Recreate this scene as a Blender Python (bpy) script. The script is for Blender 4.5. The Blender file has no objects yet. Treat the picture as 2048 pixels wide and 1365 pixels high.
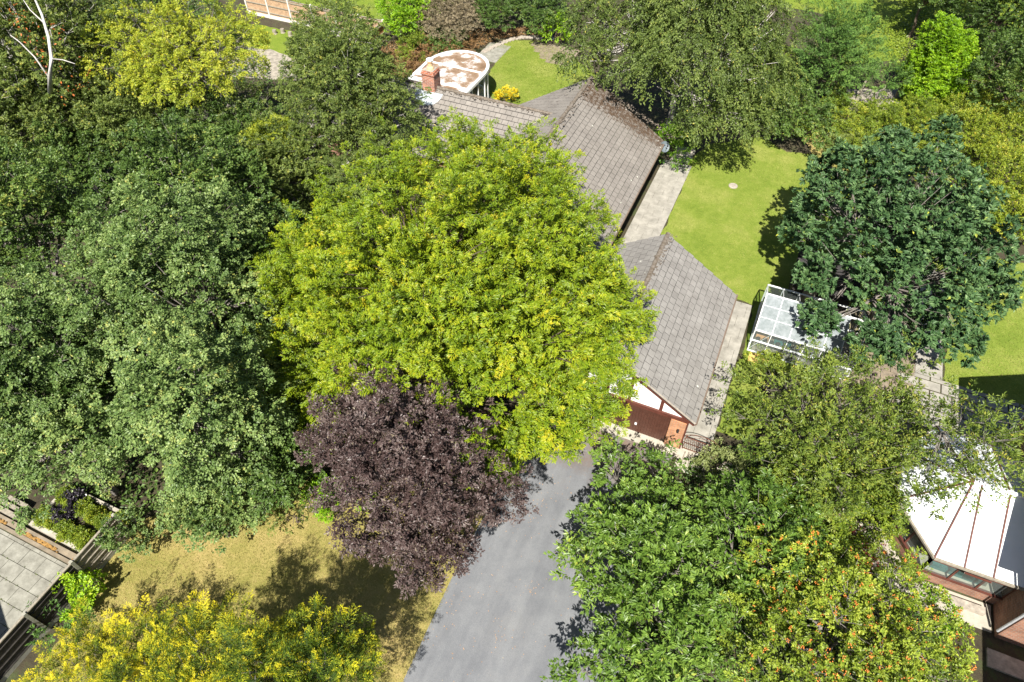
import bpy, math, random
import numpy as np
from mathutils import Vector
R = math.radians
SC = bpy.context.scene
COL = SC.collection

# ------------------------------------------------------------------ camera, sky, sun, exposure
CAMH, PITCH, YAW, FPX = 27.0, R(49), R(24), 1340.0
cd = bpy.data.cameras.new('camera')
cd.sensor_width = 36.0
cd.lens = FPX / 2048 * 36.0
cd.clip_start = 0.5
cd.clip_end = 2000
cam = bpy.data.objects.new('camera', cd)
cam.location = (0, 0, CAMH)
cam.rotation_euler = (R(90) - PITCH, 0, YAW)
COL.objects.link(cam)
SC.camera = cam

SUN_EL = R(51.5)
LDIR = Vector((-0.20 * math.cos(SUN_EL), 0.98 * math.cos(SUN_EL), -math.sin(SUN_EL))).normalized()
world = bpy.data.worlds.new('World')
SC.world = world
world.use_nodes = True
wn = world.node_tree
wn.nodes.clear()
sky = wn.nodes.new('ShaderNodeTexSky')
sky.sky_type = 'NISHITA'
sky.sun_disc = False
sky.sun_elevation = SUN_EL
sky.sun_rotation = math.atan2(0.20, -0.98)
bg = wn.nodes.new('ShaderNodeBackground')
bg.inputs['Strength'].default_value = 0.05
wo = wn.nodes.new('ShaderNodeOutputWorld')
wn.links.new(sky.outputs[0], bg.inputs[0])
wn.links.new(bg.outputs[0], wo.inputs[0])
sl = bpy.data.lights.new('sun', 'SUN')
sl.energy = 5.0
sl.angle = R(0.5)
sl.color = (1.0, 0.95, 0.86)
so = bpy.data.objects.new('sun', sl)
so.rotation_euler = LDIR.to_track_quat('-Z', 'Y').to_euler()
so.location = (0, -20, 60)
COL.objects.link(so)
SC.view_settings.view_transform = 'Standard'
SC.view_settings.look = 'None'
SC.view_settings.exposure = 1.18
SC.view_settings.gamma = 1
SC.cycles.max_bounces = 6
SC.cycles.diffuse_bounces = 3
SC.cycles.glossy_bounces = 3
SC.cycles.transmission_bounces = 5
SC.cycles.transparent_max_bounces = 8

# ------------------------------------------------------------------ measuring helper: photo pixel + height -> place in the world
_f = np.array([-math.sin(YAW) * math.cos(PITCH), math.cos(YAW) * math.cos(PITCH), -math.sin(PITCH)])
_u = np.array([-math.sin(YAW) * math.sin(PITCH), math.cos(YAW) * math.sin(PITCH), math.cos(PITCH)])
_r = np.array([math.cos(YAW), math.sin(YAW), 0.0])
def G(px, py, z=0.0):
    d = _f + (px - 1024) / FPX * _r + (682.5 - py) / FPX * _u
    t = (z - CAMH) / d[2]
    return np.array([0, 0, CAMH]) + t * d

# ------------------------------------------------------------------ object helpers
def tag(o, label=None, cat=None, group=None, kind=None):
    if label: o['label'] = label
    if cat: o['category'] = cat
    if group: o['group'] = group
    if kind: o['kind'] = kind
    return o
def thing(name, label, cat, loc=(0, 0, 0), group=None):
    o = bpy.data.objects.new(name, None)
    o.location = tuple(float(c) for c in loc)
    o.empty_display_size = 0.3
    COL.objects.link(o)
    return tag(o, label, cat, group)
def link_mesh(me, name, mat, parent=None):
    o = bpy.data.objects.new(name, me)
    mats = mat if isinstance(mat, (list, tuple)) else [mat]
    for m in mats: me.materials.append(m)
    if parent is not None: o.parent = parent
    COL.objects.link(o)
    return o
def root_loc(p):
    v = Vector((0, 0, 0))
    while p is not None:
        v += p.location
        p = p.parent
    return np.array(v)
class MB:
    def __init__(s): s.v = []; s.f = []; s.m = []; s.mi = 0
    def add(s, vs, fs):
        n = len(s.v)
        s.v += [tuple(float(c) for c in p) for p in vs]
        s.f += [tuple(i + n for i in f) for f in fs]
        s.m += [s.mi] * len(fs)
    def box(s, lo, hi):
        (a, b, c), (d, e, f) = lo, hi
        s.add([(a,b,c),(d,b,c),(d,e,c),(a,e,c),(a,b,f),(d,b,f),(d,e,f),(a,e,f)],
              [(0,3,2,1),(4,5,6,7),(0,1,5,4),(1,2,6,5),(2,3,7,6),(3,0,4,7)])
    def bar(s, p, q, w, h, up=(0, 0, 1)):
        p = np.array(p, float); q = np.array(q, float); d = q - p; d /= np.linalg.norm(d)
        up = np.array(up, float)
        if abs(d @ up) > 0.98: up = np.array([0, 1.0, 0])
        sd = np.cross(d, up); sd /= np.linalg.norm(sd); u = np.cross(sd, d)
        vs = []
        for b in (p, q):
            for i, j in ((-1,-1),(1,-1),(1,1),(-1,1)): vs.append(b + sd*w/2*i + u*h/2*j)
        s.add(vs, [(0,1,2,3),(7,6,5,4),(0,4,5,1),(1,5,6,2),(2,6,7,3),(3,7,4,0)])
    def tube(s, pts, r, n=8):
        rs = r if isinstance(r, (list, tuple)) else [r] * len(pts)
        pts = [np.array(p, float) for p in pts]; vs = []
        for i, p in enumerate(pts):
            d = pts[min(i+1, len(pts)-1)] - pts[max(i-1, 0)]; d /= np.linalg.norm(d)
            a = np.cross(d, [0,0,1.0]) if abs(d[2]) < .95 else np.cross(d, [1.0,0,0]); a /= np.linalg.norm(a); b = np.cross(d, a)
            for k in range(n):
                t = 2*math.pi*k/n; vs.append(p + (a*math.cos(t) + b*math.sin(t))*rs[i])
        fs = [(i*n+k, i*n+(k+1)%n, (i+1)*n+(k+1)%n, (i+1)*n+k) for i in range(len(pts)-1) for k in range(n)]
        fs += [tuple(range(n))[::-1], tuple((len(pts)-1)*n+k for k in range(n))]
        s.add(vs, fs)
    def lathe(s, c, prof, n=20):
        vs = [(c[0]+r*math.cos(2*math.pi*k/n), c[1]+r*math.sin(2*math.pi*k/n), c[2]+z) for r, z in prof for k in range(n)]
        m = len(prof)
        fs = [(i*n+k, i*n+(k+1)%n, (i+1)*n+(k+1)%n, (i+1)*n+k) for i in range(m-1) for k in range(n)]
        fs += [tuple(range(n))[::-1], tuple((m-1)*n+k for k in range(n))]
        s.add(vs, fs)
    def prism(s, poly, z0, z1):
        n = len(poly)
        a = sum(poly[i][0]*poly[(i+1)%n][1]-poly[(i+1)%n][0]*poly[i][1] for i in range(n))
        if a < 0: poly = poly[::-1]
        s.add([(p[0],p[1],z0) for p in poly]+[(p[0],p[1],z1) for p in poly],
              [tuple(range(n))[::-1], tuple(range(n,2*n))]+[(i,(i+1)%n,n+(i+1)%n,n+i) for i in range(n)])
    def ball(s, c, r, n=8, m=6):
        rr = r if isinstance(r,(list,tuple)) else (r,r,r)
        vs=[];
        for i in range(1,m):
            ph=math.pi*i/m
            for k in range(n):
                t=2*math.pi*k/n; vs.append((c[0]+rr[0]*math.sin(ph)*math.cos(t),c[1]+rr[1]*math.sin(ph)*math.sin(t),c[2]+rr[2]*math.cos(ph)))
        top=len(vs); vs.append((c[0],c[1],c[2]+rr[2])); bot=len(vs); vs.append((c[0],c[1],c[2]-rr[2]))
        fs=[(i*n+k,(i+1)*n+k,(i+1)*n+(k+1)%n,i*n+(k+1)%n) for i in range(m-2) for k in range(n)]
        fs+=[(top,k,(k+1)%n) for k in range(n)]+[(bot,(m-2)*n+(k+1)%n,(m-2)*n+k) for k in range(n)]
        s.add(vs,fs)
    def build(s, name, mat, parent=None, label=None, kind=None, smooth=False):
        off = root_loc(parent)
        me = bpy.data.meshes.new(name)
        me.from_pydata([tuple(np.array(p)-off) for p in s.v], [], s.f)
        if isinstance(mat, (list, tuple)): me.polygons.foreach_set('material_index', s.m)
        if smooth: me.polygons.foreach_set('use_smooth', [True]*len(s.f))
        me.update()
        o = link_mesh(me, name, mat, parent)
        if label: o['label'] = label
        if kind: o['kind'] = kind
        return o

# ------------------------------------------------------------------ materials
def new_mat(name):
    m = bpy.data.materials.new(name); m.use_nodes = True
    nt = m.node_tree; nt.nodes.clear()
    out = nt.nodes.new('ShaderNodeOutputMaterial')
    b = nt.nodes.new('ShaderNodeBsdfPrincipled')
    nt.links.new(b.outputs[0], out.inputs[0])
    return m, nt, b, out
def N(nt, t, **kw):
    n = nt.nodes.new(t)
    for k, v in kw.items():
        if k in n.inputs: n.inputs[k].default_value = v
        else: setattr(n, k, v)
    return n
def ramp(nt, fac, stops, interp='LINEAR'):
    r = nt.nodes.new('ShaderNodeValToRGB'); r.color_ramp.interpolation = interp
    el = r.color_ramp.elements
    while len(el) < len(stops): el.new(0.5)
    for e, (p, c) in zip(el, stops): e.position = p; e.color = (*c, 1)
    nt.links.new(fac, r.inputs[0]); return r
def mixc(nt, fac, a, b, blend='MIX'):
    m = nt.nodes.new('ShaderNodeMix'); m.data_type = 'RGBA'; m.blend_type = blend
    for val, sock in ((fac, m.inputs[0]), (a, m.inputs[6]), (b, m.inputs[7])):
        if isinstance(val, (int, float)): sock.default_value = val
        elif isinstance(val, tuple): sock.default_value = (*val, 1)
        else: nt.links.new(val, sock)
    return m.outputs[2]
def noise(nt, scale, detail=4, rough=.6, vec=None, out='Fac'):
    n = N(nt, 'ShaderNodeTexNoise', Scale=scale, Detail=detail, Roughness=rough)
    if vec is None:
        tc = nt.nodes.get('tc') or nt.nodes.new('ShaderNodeTexCoord'); tc.name = 'tc'; vec = tc.outputs['Object']
    nt.links.new(vec, n.inputs['Vector']); return n.outputs[out]
def bump(nt, b, h, strength=.3, dist=.02):
    bp = N(nt, 'ShaderNodeBump', Strength=strength, Distance=dist)
    nt.links.new(h, bp.inputs['Height']); nt.links.new(bp.outputs[0], b.inputs['Normal'])
def simple(name, c, rough=.6, var=.15, scale=3.0, metal=0, spec=.4, c2=None, bs=0):
    m, nt, b, out = new_mat(name)
    c2 = c2 or tuple(x*(1-var*2) for x in c)
    nn = noise(nt, scale, 6, .65)
    r = ramp(nt, nn, [(.3, c2), (.7, tuple(min(1, x*(1+var)) for x in c))])
    nt.links.new(r.outputs[0], b.inputs['Base Color'])
    b.inputs['Roughness'].default_value = rough; b.inputs['Metallic'].default_value = metal
    b.inputs['Specular IOR Level'].default_value = spec
    if bs: bump(nt, b, noise(nt, bs, 4), .4, .02)
    return m
def leafmat(name, stops, trans=.3, rough=.45, spec=.35, tboost=1.6):
    m, nt, b, out = new_mat(name)
    at = N(nt, 'ShaderNodeAttribute', attribute_name='v')
    r = ramp(nt, at.outputs['Fac'], stops)
    nt.links.new(r.outputs[0], b.inputs['Base Color'])
    b.inputs['Roughness'].default_value = rough; b.inputs['Specular IOR Level'].default_value = spec
    tr = nt.nodes.new('ShaderNodeBsdfTranslucent')
    tc = mixc(nt, 1.0, r.outputs[0], (tboost, tboost*.95, tboost*.35), 'MULTIPLY')
    nt.links.new(tc, tr.inputs[0])
    mx = nt.nodes.new('ShaderNodeMixShader'); mx.inputs[0].default_value = trans
    nt.links.new(b.outputs[0], mx.inputs[1]); nt.links.new(tr.outputs[0], mx.inputs[2])
    nt.links.new(mx.outputs[0], out.inputs[0])
    return m
def greens(lo, mid, hi, tip=None):
    st = [(0, lo), (.45, mid), (.85, hi)]
    if tip: st.append((1, tip))
    return st
def lawnmat(name, cols, patch=.35):
    m, nt, b, out = new_mat(name)
    big = noise(nt, patch, 5, .6); fine = noise(nt, 10, 8, .9); mid = noise(nt, 2.2, 5, .7)
    r1 = ramp(nt, big, [(.32, cols[0]), (.5, cols[1]), (.66, cols[2])])
    r2 = ramp(nt, mid, [(.3, cols[0]), (.55, cols[1]), (.72, cols[2])])
    c = mixc(nt, .5, r1.outputs[0], r2.outputs[0])
    r3 = ramp(nt, fine, [(.3, (.5,.58,.4)), (.5, (.95,.97,.9)), (.72, (1.5,1.4,1.5))])
    c = mixc(nt, .8, c, r3.outputs[0], 'MULTIPLY')
    nt.links.new(c, b.inputs['Base Color']); b.inputs['Roughness'].default_value = .9
    b.inputs['Specular IOR Level'].default_value = .15
    bump(nt, b, noise(nt, 30, 4, .8), .8, .05)
    return m
def brickmat(name, a, b2, mortar, sc=1.0):
    m, nt, b, out = new_mat(name)
    tc = nt.nodes.new('ShaderNodeTexCoord'); tc.name = 'tc'
    sp = nt.nodes.new('ShaderNodeSeparateXYZ'); nt.links.new(tc.outputs['Object'], sp.inputs[0])
    ad = N(nt, 'ShaderNodeMath', operation='ADD'); nt.links.new(sp.outputs[0], ad.inputs[0]); nt.links.new(sp.outputs[1], ad.inputs[1])
    cb = nt.nodes.new('ShaderNodeCombineXYZ'); nt.links.new(ad.outputs[0], cb.inputs[0]); nt.links.new(sp.outputs[2], cb.inputs[1])
    br = N(nt, 'ShaderNodeTexBrick', Scale=1.0*sc)
    br.inputs['Brick Width'].default_value = .23; br.inputs['Row Height'].default_value = .078
    br.inputs['Mortar Size'].default_value = .011
    br.inputs['Color1'].default_value = (*a, 1); br.inputs['Color2'].default_value = (*b2, 1); br.inputs['Mortar'].default_value = (*mortar, 1)
    nt.links.new(cb.outputs[0], br.inputs['Vector'])
    nn = ramp(nt, noise(nt, 2.5, 6), [(.3, (.6,.6,.6)), (.7, (1.15,1.15,1.15))])
    c = mixc(nt, .8, br.outputs[0], nn.outputs[0], 'MULTIPLY')
    nt.links.new(c, b.inputs['Base Color']); b.inputs['Roughness'].default_value = .85
    bump(nt, b, br.outputs['Fac'], -.5, .01)
    return m
def tilemat(name, base, moss, mosspos=None, mossamt=.5):
    m, nt, b, out = new_mat(name)
    at = N(nt, 'ShaderNodeAttribute', attribute_name='v')
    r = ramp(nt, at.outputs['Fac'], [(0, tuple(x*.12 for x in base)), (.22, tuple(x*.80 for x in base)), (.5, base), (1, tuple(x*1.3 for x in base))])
    st = ramp(nt, noise(nt, 1.3, 8, .75), [(.3, (.72,.7,.68)), (.6, (1.06,1.05,1.03)), (.8, (1.15,1.15,1.15))])
    c = mixc(nt, .9, r.outputs[0], st.outputs[0], 'MULTIPLY')
    mo = N(nt, 'ShaderNodeAttribute', attribute_name='moss')
    nn = noise(nt, 5, 9, .8)
    ad = N(nt, 'ShaderNodeMath', operation='ADD'); nt.links.new(mo.outputs['Fac'], ad.inputs[0]); nt.links.new(nn, ad.inputs[1])
    f = ramp(nt, ad.outputs[0], [(.78, (0,0,0)), (.92, (1,1,1))])
    c = mixc(nt, f.outputs[0], c, moss)
    vo = N(nt, 'ShaderNodeTexVoronoi', Scale=1.1)
    tcn = nt.nodes['tc']; nt.links.new(tcn.outputs['Object'], vo.inputs['Vector'])
    lf = ramp(nt, vo.outputs['Distance'], [(.035, (1,1,1)), (.07, (0,0,0))])
    c = mixc(nt, lf.outputs[0], c, (.5,.5,.44))
    nt.links.new(c, b.inputs['Base Color']); b.inputs['Roughness'].default_value = .85
    bump(nt, b, noise(nt, 22, 5, .8), .5, .02)
    return m
def glassmat(name, tint, alpha, rough=.08):
    m, nt, b, out = new_mat(name)
    b.inputs['Base Color'].default_value = (*tint, 1); b.inputs['Roughness'].default_value = rough
    b.inputs['Specular IOR Level'].default_value = .7
    tr = nt.nodes.new('ShaderNodeBsdfTransparent'); tr.inputs[0].default_value = (.86,.92,.9,1)
    mx = nt.nodes.new('ShaderNodeMixShader'); mx.inputs[0].default_value = alpha
    nt.links.new(tr.outputs[0], mx.inputs[1]); nt.links.new(b.outputs[0], mx.inputs[2]); nt.links.new(mx.outputs[0], out.inputs[0])
    return m

M = {}
M['soil'] = None
def soil():
    m, nt, b, out = new_mat('soil')
    a = ramp(nt, noise(nt, 1.2, 9, .75), [(.3, (.018,.014,.008)), (.5, (.05,.04,.02)), (.62, (.05,.065,.018)), (.8, (.10,.085,.04))])
    nt.links.new(a.outputs[0], b.inputs['Base Color']); b.inputs['Roughness'].default_value = .95
    bump(nt, b, noise(nt, 12, 6, .8), .8, .08); return m
M['soil'] = soil()
M['lawn'] = lawnmat('lawn', [(.11,.165,.020), (.175,.225,.036), (.29,.29,.085)])
M['lawn_far'] = lawnmat('lawn_far', [(.10,.155,.018), (.155,.21,.026), (.22,.23,.05)])
M['lawn_dry'] = lawnmat('lawn_dry', [(.16,.165,.035), (.29,.245,.085), (.41,.30,.14)], .3)
M['slab'] = simple('slab', (.30,.285,.25), .85, .14, 1.7, bs=20, c2=(.19,.18,.155))
M['slab_light'] = simple('slab_light', (.25,.245,.21), .88, .16, 2.4, bs=20, c2=(.15,.145,.12))
M['slab_dirty'] = simple('slab_dirty', (.22,.18,.13), .9, .2, 2, bs=14)
M['concrete'] = simple('concrete', (.38,.35,.29), .85, .12, 2.2, bs=25)
M['rough_ground'] = simple('rough_ground', (.30,.27,.22), .95, .25, 3, bs=10)
def asphalt():
    m, nt, b, out = new_mat('asphalt')
    a = ramp(nt, noise(nt, .45, 7, .65), [(.3, (.112,.118,.130)), (.52, (.150,.156,.167)), (.7, (.178,.182,.188))])
    g = ramp(nt, noise(nt, 38, 4, .85), [(.3, (.72,.72,.72)), (.5, (1,1,1)), (.72, (1.3,1.3,1.3))])
    c = mixc(nt, .9, a.outputs[0], g.outputs[0], 'MULTIPLY')
    # brown seed litter staining near the top of the drive
    tc = nt.nodes['tc']; sp = nt.nodes.new('ShaderNodeSeparateXYZ'); nt.links.new(tc.outputs['Object'], sp.inputs[0])
    mr = N(nt, 'ShaderNodeMapRange'); mr.inputs[1].default_value = 11.5; mr.inputs[2].default_value = 17
    nt.links.new(sp.outputs[1], mr.inputs[0])
    mu = N(nt, 'ShaderNodeMath', operation='MULTIPLY'); nt.links.new(mr.outputs[0], mu.inputs[0]); nt.links.new(noise(nt, 1.1, 8, .7), mu.inputs[1])
    f = ramp(nt, mu.outputs[0], [(.3, (0,0,0)), (.62, (.75,.75,.75))])
    c = mixc(nt, f.outputs[0], c, (.15,.095,.06))
    vo = N(nt, 'ShaderNodeTexVoronoi', Scale=2.1); nt.links.new(tc.outputs['Object'], vo.inputs['Vector'])
    lf = ramp(nt, vo.outputs['Distance'], [(.03, (1,1,1)), (.05, (0,0,0))])
    c = mixc(nt, lf.outputs[0], c, (.30,.25,.18))
    mp = nt.nodes.new('ShaderNodeMapping'); mp.inputs['Scale'].default_value = (1.3, .16, 1); nt.links.new(tc.outputs['Object'], mp.inputs[0])
    tw = ramp(nt, noise(nt, 1.0, 5, .6, mp.outputs[0]), [(.35, (.84,.84,.85)), (.6, (1.08,1.08,1.07))])
    c = mixc(nt, .9, c, tw.outputs[0], 'MULTIPLY')
    nt.links.new(c, b.inputs['Base Color']); b.inputs['Roughness'].default_value = .9
    bump(nt, b, noise(nt, 60, 3, .8), .6, .02); return m
M['asphalt'] = asphalt()
M['brick'] = brickmat('brick', (.32,.14,.08), (.20,.08,.05), (.26,.21,.17))
M['brick_orange'] = brickmat('brick_orange', (.55,.25,.11), (.38,.15,.07), (.34,.26,.19))
M['brick_chimney'] = brickmat('brick_chimney', (.42,.13,.06), (.20,.05,.03), (.45,.38,.32), .8)
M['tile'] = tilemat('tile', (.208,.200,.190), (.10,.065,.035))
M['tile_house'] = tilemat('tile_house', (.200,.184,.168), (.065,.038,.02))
M['underlay'] = simple('underlay', (.02,.018,.015), .95)
M['ridge_moss'] = simple('ridge_moss', (.16,.14,.12), .95, .25, 6, c2=(.07,.05,.03), bs=10)
M['maroon'] = simple('maroon', (.10,.032,.022), .5, .15, 4)
M['door_brown'] = simple('door_brown', (.075,.03,.02), .45, .12, 5)
M['plaster'] = simple('plaster', (.80,.79,.78), .8, .03, 3)
M['white_metal'] = simple('white_metal', (.72,.73,.74), .4, .06, 5)
M['alu'] = simple('alu', (.55,.57,.60), .4, .1, 6, metal=.3)
M['white_pvc'] = simple('white_pvc', (.8,.8,.8), .35, .04, 4)
M['poly_white'] = simple('poly_white', (.74,.77,.79), .3, .03, 2)
M['glass'] = glassmat('glass', (.30,.34,.33), .22)
M['glass_dark'] = glassmat('glass_dark', (.05,.05,.045), .6)
def frosted():
    m, nt, b, out = new_mat('frosted')
    c = ramp(nt, noise(nt, 3.5, 7, .7), [(.3, (.15,.185,.185)), (.65, (.34,.37,.39))])
    nt.links.new(c.outputs[0], b.inputs['Base Color']); b.inputs['Roughness'].default_value = .35
    tr = nt.nodes.new('ShaderNodeBsdfTranslucent'); tr.inputs[0].default_value = (.45,.5,.5,1)
    mx = nt.nodes.new('ShaderNodeMixShader'); mx.inputs[0].default_value = .3
    nt.links.new(b.outputs[0], mx.inputs[1]); nt.links.new(tr.outputs[0], mx.inputs[2]); nt.links.new(mx.outputs[0], out.inputs[0])
    return m
M['frosted'] = frosted()
def debrisroof():
    m, nt, b, out = new_mat('debris_roof')
    tc = nt.nodes.new('ShaderNodeTexCoord'); tc.name = 'tc'
    n1 = noise(nt, 9.0, 12, 1.0); n2 = noise(nt, .8, 3, .6)
    ad = N(nt, 'ShaderNodeMath', operation='ADD'); nt.links.new(n1, ad.inputs[0]); nt.links.new(n2, ad.inputs[1])
    hv = N(nt, 'ShaderNodeMath', operation='MULTIPLY'); hv.inputs[1].default_value = .5; nt.links.new(ad.outputs[0], hv.inputs[0])
    c = ramp(nt, hv.outputs[0], [(.40, (.14,.085,.045)), (.505, (.24,.16,.10)), (.53, (.50,.48,.47)), (.68, (.74,.75,.77))])
    nt.links.new(c.outputs[0], b.inputs['Base Color']); b.inputs['Roughness'].default_value = .6
    bump(nt, b, n1, .5, .02); return m
M['debris_roof'] = debrisroof()
M['lead'] = simple('lead', (.42,.48,.52), .6, .2, 8)
M['terracotta'] = simple('terracotta', (.50,.26,.12), .8, .15, 6)
M['cream_pot'] = simple('cream_pot', (.62,.42,.24), .8, .1, 6)
M['wood_dark'] = simple('wood_dark', (.035,.031,.026), .85, .3, 6, c2=(.012,.01,.009))
M['wood_grey'] = simple('wood_grey', (.27,.24,.19), .9, .2, 8)
M['wood_fence'] = simple('wood_fence', (.46,.31,.19), .85, .25, 4, c2=(.30,.20,.13))
M['wood_orange'] = simple('wood_orange', (.40,.19,.07), .85, .2, 4)
M['concrete_post'] = simple('concrete_post', (.60,.57,.52), .9, .1, 5, bs=15)
M['post_grey'] = simple('post_grey', (.30,.29,.24), .9, .15, 5, bs=15)
M['black_metal'] = simple('black_metal', (.02,.02,.022), .5, .1, 5)
M['rust'] = simple('rust', (.13,.055,.035), .75, .25, 9)
M['gutter'] = simple('gutter', (.17,.125,.095), .8, .2, 6)
M['bluegrey'] = simple('bluegrey', (.12,.15,.17), .5, .1, 5)
M['teal'] = simple('teal', (.02,.11,.11), .6, .15, 5)
M['yellow_board'] = simple('yellow_board', (.55,.38,.12), .7, .08, 5)
M['stone'] = simple('stone', (.34,.30,.25), .9, .2, 5, bs=12)
M['bark'] = simple('bark', (.12,.09,.065), .9, .3, 9, bs=20)
M['bark_grey'] = simple('bark_grey', (.19,.17,.15), .9, .25, 9, bs=20)
M['bark_birch'] = simple('bark_birch', (.46,.44,.41), .8, .2, 7, c2=(.18,.16,.14), bs=15)
M['shed_roof'] = simple('shed_roof', (.035,.032,.032), .9, .3, 4)
M['berry'] = simple('berry', (.62,.20,.03), .5, .15, 6)
M['litter'] = simple('litter', (.46,.27,.13), .8, .3, 9)

L = {}
L['lime'] = leafmat('leaf_lime', [(0,(.05,.09,.005)),(.35,(.145,.225,.010)),(.7,(.29,.345,.014)),(1,(.48,.38,.02))], .24)
L['purple'] = leafmat('leaf_purple', [(0,(.024,.012,.011)),(.5,(.080,.052,.048)),(.8,(.165,.128,.118)),(1,(.20,.17,.10))], .13, .44, .42, 1.2)
L['alder'] = leafmat('leaf_alder', [(0,(.035,.068,.014)),(.4,(.10,.165,.042)),(.8,(.24,.32,.10)),(1,(.40,.38,.09))], .2, .46, .35)
L['dark'] = leafmat('leaf_dark', [(0,(.025,.05,.008)),(.45,(.065,.12,.022)),(.85,(.16,.235,.05)),(1,(.28,.27,.05))], .18, .46, .35)
L['yellow'] = leafmat('leaf_yellow', [(0,(.10,.15,.012)),(.4,(.26,.32,.03)),(.8,(.46,.48,.05)),(1,(.60,.48,.04))], .32)
L['olive'] = leafmat('leaf_olive', [(0,(.038,.062,.012)),(.4,(.11,.158,.034)),(.8,(.22,.27,.065)),(1,(.40,.34,.06))], .28, .48, .3)
L['hedge'] = leafmat('leaf_hedge', [(0,(.05,.09,.01)),(.45,(.17,.24,.022)),(.8,(.32,.36,.035)),(1,(.50,.40,.06))], .28)
L['bright'] = leafmat('leaf_bright', [(0,(.06,.15,.006)),(.45,(.19,.35,.012)),(.8,(.34,.50,.02)),(1,(.46,.52,.05))], .3, .42, .4)
L['blue'] = leafmat('leaf_blue', [(0,(.02,.048,.018)),(.4,(.052,.112,.038)),(.82,(.12,.20,.070)),(.93,(.18,.27,.07)),(1,(.45,.45,.04))], .16, .5, .3)
L['cypress'] = leafmat('leaf_cypress', [(0,(.02,.05,.008)),(.4,(.065,.14,.024)),(.8,(.15,.25,.045)),(1,(.22,.30,.06))], .15, .6, .3)
L['gold'] = leafmat('leaf_gold', [(0,(.03,.06,.006)),(.36,(.08,.13,.008)),(.55,(.24,.28,.012)),(.74,(.52,.48,.016)),(1,(.72,.60,.03))], .22, .6, .3)
L['cherry'] = leafmat('leaf_cherry', [(0,(.03,.07,.010)),(.45,(.115,.20,.028)),(.85,(.24,.35,.06)),(1,(.36,.37,.06))], .28, .42, .42)
L['rowan'] = leafmat('leaf_rowan', [(0,(.05,.08,.010)),(.4,(.18,.25,.024)),(.8,(.36,.42,.05)),(1,(.55,.47,.06))], .28)
L['willow'] = leafmat('leaf_willow', [(0,(.035,.065,.009)),(.4,(.11,.165,.024)),(.75,(.22,.27,.042)),(1,(.38,.31,.06))], .28)
L['pale'] = leafmat('leaf_pale', [(0,(.12,.15,.04)),(.5,(.24,.28,.10)),(1,(.40,.42,.2))], .25)
L['pinkgrey'] = leafmat('leaf_pinkgrey', [(0,(.08,.07,.035)),(.5,(.22,.18,.11)),(1,(.36,.30,.2))], .15)
L['yellowflower'] = leafmat('leaf_yellowflower', [(0,(.35,.28,.01)),(1,(.75,.6,.02))], .25)
L['red'] = leafmat('leaf_red', [(0,(.10,.012,.012)),(1,(.35,.04,.04))], .25)
L['rusty'] = leafmat('leaf_rusty', [(0,(.10,.06,.02)),(.5,(.24,.14,.06)),(.8,(.34,.2,.1)),(1,(.18,.24,.03))], .2)
L['black'] = leafmat('leaf_black', [(0,(.008,.006,.01)),(1,(.05,.04,.06))], .1, .3, .6)
L['orange'] = leafmat('leaf_orange', [(0,(.25,.06,.015)),(1,(.65,.2,.05))], .3)

# ------------------------------------------------------------------ foliage builder
def unit(a): return a / np.maximum(np.linalg.norm(a, axis=-1, keepdims=True), 1e-9)
UP = np.array([0, 0, 1.0])
def rmesh(name, V, F, vals, mat, parent, label=None, kind=None, smooth=False):
    off = root_loc(parent)
    me = bpy.data.meshes.new(name)
    V = (V - off).astype(np.float32); k = F.shape[1]; nf = len(F)
    me.vertices.add(len(V)); me.vertices.foreach_set('co', V.ravel())
    me.loops.add(nf*k); me.loops.foreach_set('vertex_index', F.astype(np.int32).ravel())
    me.polygons.add(nf); me.polygons.foreach_set('loop_start', np.arange(0, nf*k, k, dtype=np.int32))
    if vals is not None:
        for nm, arr in vals.items():
            a = me.attributes.new(nm, 'FLOAT', 'FACE'); a.data.foreach_set('value', arr.astype(np.float32))
    me.update(calc_edges=True)
    me.polygons.foreach_set('use_smooth', np.full(nf, smooth))
    o = link_mesh(me, name, mat, parent)
    if label: o['label'] = label
    if kind: o['kind'] = kind
    return o
def leafquads(P, D, Nn, Ln, W, fold=.18):
    S = unit(np.cross(D, Nn)); Nn = np.cross(S, D)
    Ln = Ln[:, None]; W = W[:, None]
    a = P; m = P + D*Ln*.45
    b = m + S*W*.5 + Nn*W*fold; c = P + D*Ln - Nn*Ln*.08; d = m - S*W*.5 + Nn*W*fold
    V = np.stack([a, b, c, d], 1).reshape(-1, 3)
    F = np.arange(len(P)*4).reshape(-1, 4)
    return V, F
def prisms(A, B, r0, r1, n=4):
    d = unit(B-A); h = np.where(np.abs(d[:, 2:3]) > .9, np.array([[1.0,0,0]]), UP[None])
    s = unit(np.cross(d, h)); u = np.cross(s, d)
    Vs = []
    for P, r in ((A, r0), (B, r1)):
        for k in range(n):
            t = 2*math.pi*k/n; Vs.append(P + (s*math.cos(t)+u*math.sin(t))*r[:, None])
    V = np.stack(Vs, 1).reshape(-1, 3); base = np.arange(len(A))[:, None]*2*n
    F = np.concatenate([base + np.array([k, (k+1) % n, n+(k+1) % n, n+k])[None] for k in range(n)], 0)
    return V, F
def fib(n, rng, zmin):
    i = np.arange(n)+.5
    z = 1 - (1-zmin)*i/n; ph = i*2.399963 + rng.random()*6
    z = np.clip(z + rng.normal(0, .35/math.sqrt(n), n)*1.2, -1, 1); ph = ph + rng.normal(0, .9/math.sqrt(n), n)
    r = np.sqrt(np.maximum(0, 1-z*z)); return np.stack([r*np.cos(ph), r*np.sin(ph), z], 1)
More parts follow.
